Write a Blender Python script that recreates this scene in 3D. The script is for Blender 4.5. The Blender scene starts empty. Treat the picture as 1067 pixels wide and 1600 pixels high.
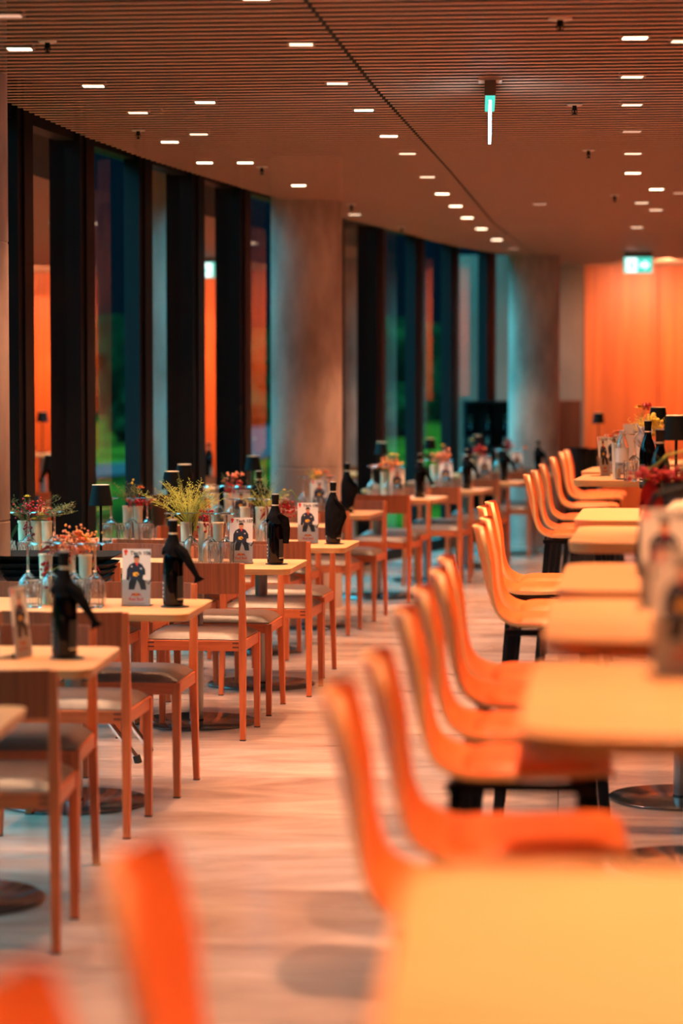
import bpy, bmesh, math, random
from mathutils import Vector, Matrix, Euler
random.seed(7)
C = bpy.context.scene.collection
PI = math.pi
# ------------------------------------------------------------------ camera, sky, exposure
F_PX = 3778.0; CAM_Z = 1.57; HOR = 606.0
cam_d = bpy.data.cameras.new('camera'); cam = bpy.data.objects.new('camera', cam_d); C.objects.link(cam)
cam.location = (0, 0, CAM_Z); cam.rotation_euler = (math.radians(90 - 2.94), 0, 0)
cam_d.sensor_fit = 'VERTICAL'; cam_d.sensor_height = 36; cam_d.sensor_width = 24; cam_d.lens = 85
cam_d.clip_start = 0.05; cam_d.clip_end = 500
cam_d.dof.use_dof = True; cam_d.dof.focus_distance = 10.9; cam_d.dof.aperture_fstop = 1.8
bpy.context.scene.camera = cam
vs = bpy.context.scene.view_settings
vs.view_transform = 'Standard'; vs.look = 'None'; vs.gamma = 1; vs.use_curve_mapping = False; vs.exposure = 0.0
W = bpy.data.worlds.new('dusk_sky_room_fill'); bpy.context.scene.world = W; W.use_nodes = True
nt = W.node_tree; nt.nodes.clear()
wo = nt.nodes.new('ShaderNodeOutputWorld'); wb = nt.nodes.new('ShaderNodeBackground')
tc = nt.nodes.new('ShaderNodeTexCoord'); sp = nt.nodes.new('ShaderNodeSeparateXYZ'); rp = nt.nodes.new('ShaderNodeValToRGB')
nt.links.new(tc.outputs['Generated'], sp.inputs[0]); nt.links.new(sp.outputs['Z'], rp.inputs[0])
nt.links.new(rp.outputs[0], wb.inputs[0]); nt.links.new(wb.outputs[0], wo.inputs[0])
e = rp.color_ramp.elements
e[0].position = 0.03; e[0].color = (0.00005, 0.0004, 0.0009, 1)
e[1].position = 0.55; e[1].color = (0.10, 0.62, 0.80, 1)  # teal overhead sky made bright to light the room, unlike the dark horizon
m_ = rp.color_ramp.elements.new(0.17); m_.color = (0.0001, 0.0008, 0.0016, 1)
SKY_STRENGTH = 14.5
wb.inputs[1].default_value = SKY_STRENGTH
SPOT_W = 185.0
WARM = (1.0, 0.52, 0.27)
CEIL = 2.89

# ------------------------------------------------------------------ helpers
def lerp_tab(tab, d):
    if d <= tab[0][0]:
        (a, b), (c, e2) = tab[0], tab[1]
    elif d >= tab[-1][0]:
        (a, b), (c, e2) = tab[-2], tab[-1]
    else:
        for i in range(len(tab) - 1):
            if tab[i][0] <= d <= tab[i+1][0]:
                (a, b), (c, e2) = tab[i], tab[i+1]; break
    return b + (e2 - b) * (d - a) / (c - a)
CX = [(-6, -2.25), (0, -2.2), (6, -2.02), (8, -1.9), (9.6, -1.76), (11.3, -1.55), (12.9, -1.34), (14.1, -1.12), (15.2, -.87), (16.8, -.49), (18.9, 0.0), (22.8, 1.09), (24.1, 1.60), (26, 2.4), (30, 4.4)]
SX = [(-6, -1.2), (4, -.55), (8.2, -.137), (10.9, .165), (14.8, .656), (19.5, 1.22), (24, 1.9), (30, 3)]
def cx(d): return lerp_tab(CX, d)
def ground(x, y, z=0.0):                      # a place at height z seen at pixel x, y
    s = (y - HOR) / (CAM_Z - z)
    return (x - 533.5) / s, F_PX / s

def newmat(name, base=(.5, .5, .5), rough=.5, metal=0.0, **kw):
    m = bpy.data.materials.new(name); m.use_nodes = True
    b = m.node_tree.nodes['Principled BSDF']
    b.inputs['Base Color'].default_value = (*base, 1); b.inputs['Roughness'].default_value = rough
    b.inputs['Metallic'].default_value = metal
    for k, v in kw.items():
        b.inputs[k].default_value = v
    return m
def noise_color(m, c1, c2, scale=(1, 1, 1), nscale=5, detail=4, bump=0.0, coord='Object', contrast=(.3, .7)):
    n = m.node_tree; b = n.nodes['Principled BSDF']
    t = n.nodes.new('ShaderNodeTexCoord'); mp = n.nodes.new('ShaderNodeMapping'); mp.inputs['Scale'].default_value = scale
    no = n.nodes.new('ShaderNodeTexNoise'); no.inputs['Scale'].default_value = nscale; no.inputs['Detail'].default_value = detail
    r = n.nodes.new('ShaderNodeValToRGB')
    r.color_ramp.elements[0].position = contrast[0]; r.color_ramp.elements[0].color = (*c1, 1)
    r.color_ramp.elements[1].position = contrast[1]; r.color_ramp.elements[1].color = (*c2, 1)
    n.links.new(t.outputs[coord], mp.inputs[0]); n.links.new(mp.outputs[0], no.inputs['Vector'])
    n.links.new(no.outputs[0], r.inputs[0]); n.links.new(r.outputs[0], b.inputs['Base Color'])
    if bump:
        bm_ = n.nodes.new('ShaderNodeBump'); bm_.inputs['Strength'].default_value = bump; bm_.inputs['Distance'].default_value = .01
        n.links.new(no.outputs[0], bm_.inputs['Height']); n.links.new(bm_.outputs[0], b.inputs['Normal'])
    return m
M = {}
M['oak_top'] = noise_color(newmat('oak_table_top', rough=.32), (.72, .31, .12), (.88, .425, .19), (1.2, 14, 1), 3.5, 6)
M['oak_edge'] = noise_color(newmat('oak_table_edge', rough=.4), (.50, .21, .07), (.64, .30, .11), (1, 1, 22), 4)
M['chair_wood'] = noise_color(newmat('chair_wood', rough=.38), (.42, .075, .018), (.60, .128, .034), (14, 14, 1.2), 3, 5)
M['chair_panel'] = noise_color(newmat('chair_panel_wood', rough=.42), (.20, .045, .016), (.34, .088, .030), (30, 3, 1.0), 3, 5)
M['chair_apron'] = noise_color(newmat('chair_apron_wood', rough=.4), (.42, .075, .018), (.60, .128, .034), (1.5, 1.5, 20), 3, 5)
M['seat_vinyl'] = noise_color(newmat('taupe_vinyl', rough=.36), (.105, .062, .048), (.135, .082, .064), (1, 1, 1), 30, 3, .05)
M['shell'] = noise_color(newmat('orange_veneer', rough=.36), (.78, .125, .022), (.88, .185, .038), (1, 8, 1), 4, 5)
M['shell_edge'] = newmat('pale_ply_edge', (.85, .42, .17), .4)
M['pad'] = noise_color(newmat('orange_leather', rough=.42), (.72, .11, .022), (.80, .15, .03), (1, 1, 1), 25, 3, .06)
M['black_metal'] = newmat('black_powder_coat', (.010, .011, .013), .38, .3, **{'Specular IOR Level': .15})
M['steel'] = newmat('brushed_steel', (.33, .34, .35), .28, .85)
M['steel_dark'] = newmat('steel_base_plate', (.16, .165, .17), .16, .9)
M['chrome'] = newmat('chrome', (.8, .8, .8), .08, 1.0)
M['rubber'] = newmat('black_rubber', (.012, .012, .012), .7)
M['black_glass'] = newmat('black_bottle_glass', (.001, .0015, .0025), .06, 0, **{'Specular IOR Level': .30})
M['black_cloth'] = noise_color(newmat('black_napkin_cloth', rough=.9, **{'Specular IOR Level': .05}), (.0030, .0030, .0036), (.010, .009, .010), (1, 1, 1), 40, 3, .3)
M['label_dark'] = newmat('charcoal_label', (.035, .034, .036), .45)
M['label_pale'] = newmat('cream_label', (.75, .6, .42), .5)
M['foil_top'] = newmat('pale_foil', (.7, .62, .55), .35, .4)
M['cream'] = noise_color(newmat('cream_vase', rough=.45), (.80, .64, .44), (.88, .72, .52), (1, 1, 1), 8)
M['card'] = newmat('white_card', (.82, .74, .68), .4)
M['ink'] = newmat('black_ink', (.012, .012, .02), .5)
M['jersey'] = newmat('navy_ink', (.012, .02, .045), .5)
M['skin_ink'] = newmat('skin_ink', (.62, .26, .13), .5)
M['red_ink'] = newmat('red_ink', (.75, .03, .02), .5)
M['gold_ink'] = newmat('gold_ink', (.9, .42, .03), .5)
M['grey_ink'] = newmat('grey_ink', (.35, .33, .34), .5)
M['lamp_black'] = newmat('black_lamp_shade', (.002, .003, .004), .55, 0, **{'Specular IOR Level': .15})
M['lamp_rim'] = newmat('cream_lamp_rim', (.75, .62, .42), .4)
M['leather'] = newmat('dark_brown_leather', (.05, .018, .010), .35)
M['bin'] = newmat('black_bin_plastic', (.01, .01, .011), .5, 0, **{'Specular IOR Level': .15})
M['stem'] = newmat('green_stem', (.12, .20, .03), .5)
M['stem_yellow'] = newmat('yellow_green_stem', (.55, .45, .06), .5)
M['leaf_dark'] = newmat('dark_green_leaf', (.02, .055, .012), .45)
M['plume'] = newmat('yellow_green_grass_plume', (.50, .47, .07), .6)
M['plume_dark'] = newmat('olive_grass_plume', (.14, .15, .04), .6)
M['plume_pale'] = newmat('golden_pampas_plume', (.75, .55, .10), .6)
M['berry'] = newmat('red_berry', (.42, .012, .012), .25)
M['coral'] = newmat('coral_blossom', (.85, .24, .10), .5)
M['orange_b'] = newmat('orange_blossom', (.85, .28, .04), .5)
M['yellow_b'] = newmat('yellow_blossom', (.85, .58, .04), .5)
M['white_b'] = newmat('cream_blossom', (.85, .70, .45), .5)
M['red_leaf'] = newmat('crimson_leaf', (.45, .01, .012), .45)
M['soil'] = newmat('dark_pot', (.02, .018, .016), .7)
M['bread'] = newmat('cream_folded_cloth', (.75, .52, .36), .7)
M['grey_cloth'] = newmat('grey_linen', (.42, .37, .38), .8)
M['glass'] = newmat('clear_glass', (1, 1, 1), .01, 0, **{'Transmission Weight': .985, 'IOR': 1.47})
M['sign_box'] = newmat('grey_sign_housing', (.10, .08, .075), .5)
M['white_plastic'] = newmat('white_plastic', (.55, .48, .44), .5)
M['frame_black'] = newmat('black_window_frame', (.0022, .0032, .0050), .55, 0, **{'Specular IOR Level': .2})
M['joint'] = newmat('dark_end_grain', (.10, .02, .008), .6)
def emis(name, col, st):
    m = bpy.data.materials.new(name); m.use_nodes = True; n = m.node_tree; n.nodes.clear()
    o = n.nodes.new('ShaderNodeOutputMaterial'); em = n.nodes.new('ShaderNodeEmission')
    em.inputs[0].default_value = (*col, 1); em.inputs[1].default_value = st; n.links.new(em.outputs[0], o.inputs[0]); return m
M['led_hi'] = emis('downlight_bright', (1, .72, .48), 8)
M['led_mid'] = emis('downlight_medium', (1, .62, .40), 2.4)
M['led_lo'] = emis('downlight_dim', (1, .50, .32), .9)
M['exit_green'] = emis('exit_sign_green', (.10, .80, .62), 1.1)
M['exit_white'] = emis('exit_sign_white', (.80, 1, .97), 2.0)
M['exit_edge'] = emis('exit_sign_edge', (.55, .88, 1), 11.0)
def pane_glass():
    m = bpy.data.materials.new('window_glass'); m.use_nodes = True; n = m.node_tree; n.nodes.clear()
    o = n.nodes.new('ShaderNodeOutputMaterial'); t = n.nodes.new('ShaderNodeBsdfTransparent'); g = n.nodes.new('ShaderNodeBsdfGlossy')
    t.inputs[0].default_value = (.62, .86, .88, 1); g.inputs['Color'].default_value = (1, 1, 1, 1); g.inputs['Roughness'].default_value = .004
    f = n.nodes.new('ShaderNodeFresnel'); f.inputs[0].default_value = 1.5; mx = n.nodes.new('ShaderNodeMixShader')
    n.links.new(f.outputs[0], mx.inputs[0]); n.links.new(t.outputs[0], mx.inputs[1]); n.links.new(g.outputs[0], mx.inputs[2]); n.links.new(mx.outputs[0], o.inputs[0])
    return m
M['pane'] = pane_glass()

def obj(name, bm, mats, parent=None, smooth=False, bevel=0.0, loc=None, rot=None):
    me = bpy.data.meshes.new(name)
    bmesh.ops.recalc_face_normals(bm, faces=bm.faces); bm.to_mesh(me); bm.free()
    if not isinstance(mats, (list, tuple)): mats = [mats]
    for m in mats: me.materials.append(m)
    if smooth:
        me.polygons.foreach_set('use_smooth', [True] * len(me.polygons))
        try: me.set_sharp_from_angle(angle=math.radians(42))
        except Exception: pass
    o = bpy.data.objects.new(name, me); C.objects.link(o)
    if parent: o.parent = parent
    if loc: o.location = loc
    if rot: o.rotation_euler = rot
    if bevel:
        b = o.modifiers.new('bevel', 'BEVEL'); b.width = bevel; b.segments = 2; b.limit_method = 'ANGLE'; b.angle_limit = math.radians(40)
    return o
def BM(): return bmesh.new()
def box(bm, c, s, rot=None, mi=0):
    r = bmesh.ops.create_cube(bm, size=1)
    mt = Matrix.Translation(c) @ (Euler(rot).to_matrix().to_4x4() if rot else Matrix()) @ Matrix.Diagonal((*s, 1))
    bmesh.ops.transform(bm, matrix=mt, verts=r['verts'])
    for v in r['verts']:
        for f in v.link_faces: f.material_index = mi
    return r['verts']
def hexa(bm, bot, top, mi=0):                 # box from two quads
    vs_ = [bm.verts.new(p) for p in bot + top]
    for f in ((0, 1, 2, 3), (4, 5, 6, 7), (0, 1, 5, 4), (1, 2, 6, 5), (2, 3, 7, 6), (3, 0, 4, 7)):
        fc = bm.faces.new([vs_[i] for i in f]); fc.material_index = mi
def post(bm, p0, p1, w0, w1, d0=None, d1=None, mi=0):
    d0 = d0 or w0; d1 = d1 or w1
    q = lambda p, w, d: [(p[0]-w/2, p[1]-d/2, p[2]), (p[0]+w/2, p[1]-d/2, p[2]), (p[0]+w/2, p[1]+d/2, p[2]), (p[0]-w/2, p[1]+d/2, p[2])]
    hexa(bm, q(p0, w0, d0), q(p1, w1, d1), mi)
def lathe(bm, prof, n=24, c=(0, 0, 0), mi=0, cap=True, wob=None):
    rings = []
    for (r, z) in prof:
        ring = []
        for k in range(n):
            a = 2 * PI * k / n; rr = r * (1 + (wob(k, z) if wob else 0))
            ring.append(bm.verts.new((c[0] + rr * math.cos(a), c[1] + rr * math.sin(a), c[2] + z)))
        rings.append(ring)
    for i in range(len(rings) - 1):
        for k in range(n):
            f = bm.faces.new((rings[i][k], rings[i][(k+1) % n], rings[i+1][(k+1) % n], rings[i+1][k])); f.material_index = mi
    if cap:
        if prof[0][0] > 1e-6: bm.faces.new(rings[0]).material_index = mi
        if prof[-1][0] > 1e-6: bm.faces.new(rings[-1]).material_index = mi
def tube(bm, pts, r, n=8, mi=0, r2=None, flat=1.0):
    pts = [Vector(p) for p in pts]; rings = []; L = len(pts)
    for i, p in enumerate(pts):
        t = (pts[min(i+1, L-1)] - pts[max(i-1, 0)]).normalized()
        a = Vector((0, 0, 1)) if abs(t.z) < .9 else Vector((0, 1, 0))
        u = t.cross(a).normalized(); v = t.cross(u).normalized()
        rr = r if r2 is None else r + (r2 - r) * i / (L - 1)
        if isinstance(r, (list, tuple)): rr = r[i]
        rings.append([bm.verts.new(p + u * rr * math.cos(2*PI*k/n) + v * rr * flat * math.sin(2*PI*k/n)) for k in range(n)])
    for i in range(L - 1):
        for k in range(n):
            bm.faces.new((rings[i][k], rings[i][(k+1) % n], rings[i+1][(k+1) % n], rings[i+1][k])).material_index = mi
    bm.faces.new(rings[0]).material_index = mi; bm.faces.new(rings[-1]).material_index = mi
def rounded(w, d, r, n=6):
    pts = []
    for (sx, sy, a0) in ((1, 1, 0), (-1, 1, PI/2), (-1, -1, PI), (1, -1, 1.5*PI)):
        for k in range(n + 1):
            a = a0 + PI/2 * k / n
            pts.append((sx*(w/2 - r) + r*math.cos(a), sy*(d/2 - r) + r*math.sin(a)))
    return pts
def prism(bm, pts, z0, z1, mi=0, side=None, bot_inset=0.0):
    lo = [bm.verts.new((x*(1-bot_inset), y*(1-bot_inset), z0)) for x, y in pts]; hi = [bm.verts.new((x, y, z1)) for x, y in pts]
    bm.faces.new(lo).material_index = side if side is not None else mi; bm.faces.new(hi).material_index = mi
    for i in range(len(pts)):
        j = (i + 1) % len(pts)
        bm.faces.new((lo[i], lo[j], hi[j], hi[i])).material_index = side if side is not None else mi
def poly(bm, pts, y, mi=0):                   # flat print in the xz plane
    bm.faces.new([bm.verts.new((x, y, z)) for x, z in pts]).material_index = mi
def thing(name, label, cat, loc=(0, 0, 0), rz=0, group=None):
    o = bpy.data.objects.new(name, None); C.objects.link(o); o.empty_display_size = .1
    o.location = loc; o.rotation_euler = (0, 0, rz)
    return tag(o, label, cat, group)
def tag(o, label, cat, group=None, kind=None):
    o['label'] = label; o['category'] = cat
    if group: o['group'] = group
    if kind: o['kind'] = kind
    return o
def struct(o): o['kind'] = 'structure'; return o
def dup(root, loc, rz, label, group=None, keep=None, scale=None):
    if not root.get('used'):
        r = root; root['used'] = 1
    else:
        r = root.copy(); C.objects.link(r)
        for ch in list(root.children):
            if ch.get('own'): continue
            c = ch.copy(); C.objects.link(c); c.parent = r
            for g in list(ch.children):
                h = g.copy(); C.objects.link(h); h.parent = c
    r.location = loc; r.rotation_euler = (0, 0, rz); r['label'] = label
    if scale: r.scale = scale
    if group: r['group'] = group
    elif 'group' in r: del r['group']
    return r

# ------------------------------------------------------------------ floor, ceiling, walls
def floor_mat():
    m = newmat('polished_stone_floor', rough=.2); n = m.node_tree; b = n.nodes['Principled BSDF']
    t = n.nodes.new('ShaderNodeTexCoord'); mp = n.nodes.new('ShaderNodeMapping'); mp.inputs['Scale'].default_value = (.8, 2.4, 1); mp.inputs['Rotation'].default_value = (0, 0, .09)
    a = n.nodes.new('ShaderNodeTexNoise'); a.inputs['Scale'].default_value = 1.6; a.inputs['Detail'].default_value = 9; a.inputs['Roughness'].default_value = .62; a.inputs['Distortion'].default_value = .8
    r = n.nodes.new('ShaderNodeValToRGB'); r.color_ramp.elements[0].position = .32; r.color_ramp.elements[0].color = (.32, .20, .16, 1); r.color_ramp.elements[1].position = .68; r.color_ramp.elements[1].color = (.56, .39, .32, 1)
    br = n.nodes.new('ShaderNodeTexBrick'); br.inputs['Scale'].default_value = 1; br.inputs['Mortar Size'].default_value = .0022; br.inputs['Brick Width'].default_value = 30; br.inputs['Row Height'].default_value = .8
    br.inputs['Color1'].default_value = (1, 1, 1, 1); br.inputs['Color2'].default_value = (.86, .86, .88, 1); br.inputs['Mortar'].default_value = (.42, .38, .36, 1)
    mp2 = n.nodes.new('ShaderNodeMapping'); mp2.inputs['Rotation'].default_value = (0, 0, .09)
    mx = n.nodes.new('ShaderNodeMix'); mx.data_type = 'RGBA'; mx.blend_type = 'MULTIPLY'; mx.inputs['Factor'].default_value = 1
    n.links.new(t.outputs['Object'], mp.inputs[0]); n.links.new(mp.outputs[0], a.inputs['Vector']); n.links.new(a.outputs[0], r.inputs[0])
    n.links.new(t.outputs['Object'], mp2.inputs[0]); n.links.new(mp2.outputs[0], br.inputs['Vector'])
    n.links.new(r.outputs[0], mx.inputs['A']); n.links.new(br.outputs[0], mx.inputs['B']); n.links.new(mx.outputs['Result'], b.inputs['Base Color'])
    rr = n.nodes.new('ShaderNodeMapRange'); rr.inputs['To Min'].default_value = .13; rr.inputs['To Max'].default_value = .30
    n.links.new(a.outputs[0], rr.inputs['Value']); n.links.new(rr.outputs[0], b.inputs['Roughness'])
    return m
M['floor'] = floor_mat()
bm = BM()
ds = [-6 + i * .5 for i in range(66)]
ds = [d for d in ds if d <= 26.5]
pts = [(cx(d) - .62, d) for d in ds] + [(8, 26.5), (8, -6)]
prism(bm, pts, -.2, 0); struct(obj('floor', bm, M['floor']))

M['slat'] = newmat('ceiling_slat_wood', (.50, .27, .19), .5)
M['ceil_dark'] = newmat('dark_ceiling_void', (.012, .007, .006), .95)
bm = BM(); TILT = -.09
d0 = -5.5; PITCH = .104
def edge_x(tab, d0_):
    x = 0
    for _ in range(12): x = lerp_tab(tab, d0_ + TILT * x)
    return x
while d0 < 27:
    xl = edge_x(CX, d0); xs = edge_x(SX, d0)
    for (a, b) in ((xl, xs - .008), (xs + .008, 8.0)):
        if d0 + TILT * b > 26.0 and d0 + TILT * a > 26.0: continue
        y0, y1 = d0 + TILT * a, d0 + TILT * b
        w = .0175
        hexa(bm, [(a, y0 - w, CEIL), (b, y1 - w, CEIL), (b, y1 + w, CEIL), (a, y0 + w, CEIL)],
                 [(a, y0 - w, CEIL + .004), (b, y1 - w, CEIL + .004), (b, y1 + w, CEIL + .004), (a, y0 + w, CEIL + .004)])
    d0 += PITCH
struct(obj('ceiling', bm, M['slat']))
bm = BM()
prism(bm, [(cx(d) - .42, d) for d in ds] + [(8, 26.5), (8, -6)], CEIL + .32, CEIL + .5)
struct(obj('ceiling', bm, M['ceil_dark']))
# far wall
def wall_wood():
    m = newmat('orange_wood_wall', rough=.45); n = m.node_tree; b = n.nodes['Principled BSDF']
    t = n.nodes.new('ShaderNodeTexCoord'); mp = n.nodes.new('ShaderNodeMapping'); mp.inputs['Scale'].default_value = (9, 9, .35)
    a = n.nodes.new('ShaderNodeTexNoise'); a.inputs['Scale'].default_value = 2; a.inputs['Detail'].default_value = 6
    r = n.nodes.new('ShaderNodeValToRGB'); r.color_ramp.elements[0].position = .3; r.color_ramp.elements[0].color = (.46, .075, .014, 1); r.color_ramp.elements[1].position = .7; r.color_ramp.elements[1].color = (.66, .13, .026, 1)
    n.links.new(t.outputs['Object'], mp.inputs[0]); n.links.new(mp.outputs[0], a.inputs['Vector']); n.links.new(a.outputs[0], r.inputs[0]); n.links.new(r.outputs[0], b.inputs['Base Color'])
    return m
M['wall_wood'] = wall_wood()
M['wall_grey'] = noise_color(newmat('warm_grey_plaster', rough=.8), (.17, .10, .075), (.21, .125, .095), (1, 1, 1), 3)
WALL_Y = 26.15
bm = BM()
x = 2.62
while x < 8:
    box(bm, (x + .398, WALL_Y + .06, 1.5), (.794, .12, 3.0)); x += .8
box(bm, (5.5, WALL_Y + .15, 1.5), (5.6, .1, 3.0))
struct(obj('wall_back', bm, M['wall_wood'], bevel=.003))
bm = BM(); box(bm, (1.94, WALL_Y + .1, 1.5), (1.36, .16, 3.0)); struct(obj('wall_back', bm, M['wall_grey']))
bm = BM(); box(bm, (8.06, 10, 1.6), (.12, 34, 3.4)); struct(obj('wall_right', bm, M['wall_wood']))
bm = BM(); box(bm, (2.8, -5.6, 1.6), (11.4, .12, 3.4)); struct(obj('wall_front', bm, M['wall_grey']))

# window facade: deep black fins with a pane in every bay
def wx(d): return sum(cx(d + k*.4) for k in range(-4, 5))/9 - .5
def wp(d): return Vector((wx(d), d, 0))
md = [13.04 + 1.15 * k for k in range(-7, 5)] + [18.95, 20.3, 21.6, 22.8, 23.85, 24.9]
bm0 = None
for i in range(len(md)):
    p = wp(md[i]); t = (wp(md[i] + .2) - wp(md[i] - .2)).normalized(); nrm = Vector((t.y, -t.x, 0)); ang = math.atan2(t.y, t.x)
    bm = BM()
    cc = p + nrm * .045
    box(bm, (cc.x, cc.y, 1.6), (.24, .10, 3.3), rot=(0, 0, ang))
    # stepped inner cover profile
    c2 = p + nrm * .095 + t * .03
    box(bm, (c2.x, c2.y, 1.6), (.16, .03, 3.3), rot=(0, 0, ang))
    o = obj('trim_%d' % (i + 1), bm, M['frame_black']); struct(o)
for i in range(len(md) - 1):
    a, b = wp(md[i]), wp(md[i+1]); t = (b - a).normalized(); nrm = Vector((t.y, -t.x, 0)); mid = (a + b) / 2; L = (b - a).length
    ang = math.atan2(t.y, t.x)
    fr = BM()
    box(fr, (mid.x, mid.y, .05), (L, .10, .10), rot=(0, 0, ang)); box(fr, (mid.x, mid.y, 3.12), (L, .12, .24), rot=(0, 0, ang))
    o = struct(obj('window_%d' % (i + 1), fr, M['frame_black']))
    g = BM(); a2, b2 = a + t * .04, b - t * .04
    vs_ = [g.verts.new(q) for q in ((a2.x, a2.y, .1), (b2.x, b2.y, .1), (b2.x, b2.y, 3.0), (a2.x, a2.y, 3.0))]; g.faces.new(vs_)
    obj('pane', g, M['pane'], o)
bm = BM(); pw = [(wx(d), d) for d in (-5.6, -3, 0, 2, 3.5, 4.99 - .0)]
prism(bm, [(x - .15, y) for x, y in pw] + [(x, y) for x, y in reversed(pw)], 0, 3.26); struct(obj('wall_left_sky_block', bm, M['wall_grey']))  # unseen solid stretch added in place of near windows to block grey skylight
# outer roof that carries on over the facade
bm = BM()
prism(bm, [(cx(d) - .75, d) for d in ds] + [(cx(d) - .2, d) for d in reversed(ds)], 3.26, 3.5)
struct(obj('trim_30', bm, M['frame_black']))

# concrete columns
M['concrete'] = noise_color(newmat('fair_faced_concrete', rough=.8), (.30, .205, .175), (.58, .42, .36), (1, 1, .45), 3.2, 12, .25, contrast=(.38, .62))
for i, (X, Y, r) in enumerate(((-1.67, 10.3, .255), (-.25, 17.3, .255), (1.93, 24.3, .255))):
    bm = BM()
    prof = [(r, 0), (r, 1.0), (r - .003, 1.003), (r - .003, 1.008), (r, 1.011), (r, 2.18), (r - .003, 2.183), (r - .003, 2.188), (r, 2.191), (r, 3.2)]
    lathe(bm, prof, 64)
    struct(obj('column_%d' % (i + 1), bm, M['concrete'], smooth=True, loc=(X, Y, 0)))

# outside: lawn, path, hedge bank, trees
M['lawn'] = noise_color(newmat('lawn', rough=.9, **{'Specular IOR Level': 0.0}), (.001, .006, .0012), (.035, .042, .003), (1, 1, 1), .25, 6, contrast=(.4, .62))
M['path'] = newmat('pale_path', (.02, .022, .025), .8, 0, **{'Specular IOR Level': 0.0})
M['hedge'] = noise_color(newmat('dark_foliage', rough=.9, **{'Specular IOR Level': 0.0}), (.0006, .005, .002), (.006, .020, .006), (1, 1, 1), 1.2, 8, contrast=(.42, .62))
def lawn_z(x, y):
    t = max(0.0, (y - 30) + max(0, -x - 6) * .5)
    return -.12 + t * .011 + .18 * math.sin(x * .23 + 1) * math.sin(y * .11) * min(1, t / 20)
bm = BM(); N = 60; gv = {}
for i in range(N + 1):
    for j in range(N + 1):
        x = -70 + 70 * i / N * 1.7; y = -10 + 130 * j / N
        inside = x > (cx(max(-6, min(30, y))) - .75) and y < 26.4
        gv[i, j] = bm.verts.new((x, y, -.3 if inside else lawn_z(x, y)))
for i in range(N):
    for j in range(N): bm.faces.new((gv[i, j], gv[i+1, j], gv[i+1, j+1], gv[i, j+1]))
lo_ = obj('lawn', bm, M['lawn'], smooth=True); tag(lo_, 'green lawn rising outside beyond the glass facade', 'lawn')
bm = BM(); prev = None
for k in range(30):
    y = 34 + k * 2.2; x = -7.5 + 3.8 * math.sin(k * .16) + k * .18
    q = [bm.verts.new((x - .9, y, lawn_z(x - .9, y) + .06)), bm.verts.new((x + .9, y, lawn_z(x + .9, y) + .06))]
    if prev: bm.faces.new((prev[0], prev[1], q[1], q[0]))
    prev = q
tag(obj('garden_path', bm, M['path']), 'pale path winding over the lawn outside the windows', 'path')
bm = BM(); gv = {}
for i in range(81):
    x = -60 + i * 1.2
    for j in range(9):
        z = j / 8 * (3.55 + .25 * math.sin(i * .9)); y = 86 + .35 * abs(x) * .3 + (1 - (j/8)**2) * -.0 - 1.2 * math.sin(PI * j / 8) + random.uniform(-.5, .5)
        gv[i, j] = bm.verts.new((x, y, z + .4 if j else -.5))
for i in range(80):
    for j in range(8): bm.faces.new((gv[i, j], gv[i+1, j], gv[i+1, j+1], gv[i, j+1]))
tag(obj('hedge', bm, M['hedge'], smooth=True), 'long dark green hedge behind the lawn outside', 'hedge')
def shrub(x, y, r, label):
    bm = BM(); bmesh.ops.create_icosphere(bm, subdivisions=4, radius=r)
    for v in bm.verts:
        n = v.co.normalized(); k = math.sin(n.x*9+x)*math.sin(n.y*8)*math.sin(n.z*7+y) * .22 + random.uniform(-.07, .07)
        v.co *= 1 + k
        v.co.z *= .8
    tag(obj('shrub', bm, M['hedge'], loc=(x, y, lawn_z(x, y) + r * .55)), label, 'shrub')
for (x, y, r, l) in ((-7.2, 52, .9, 'round dark shrub on the lawn seen through the second window from the left'), (-8.9, 46, .8, 'dark shrub on the lawn seen through the leftmost window'),
                     (-4.6, 60, 1.1, 'wide dark shrub on the lawn seen through the third window'), (-3.1, 70, 1.0, 'dark shrub near the hedge seen left of the middle column'),
                     (1.2, 62, 1.0, 'dark shrub outside the windows right of the middle column'), (3.4, 74, 1.3, 'dark shrub outside behind the far windows')):
    shrub(x, y, r, l)

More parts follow.
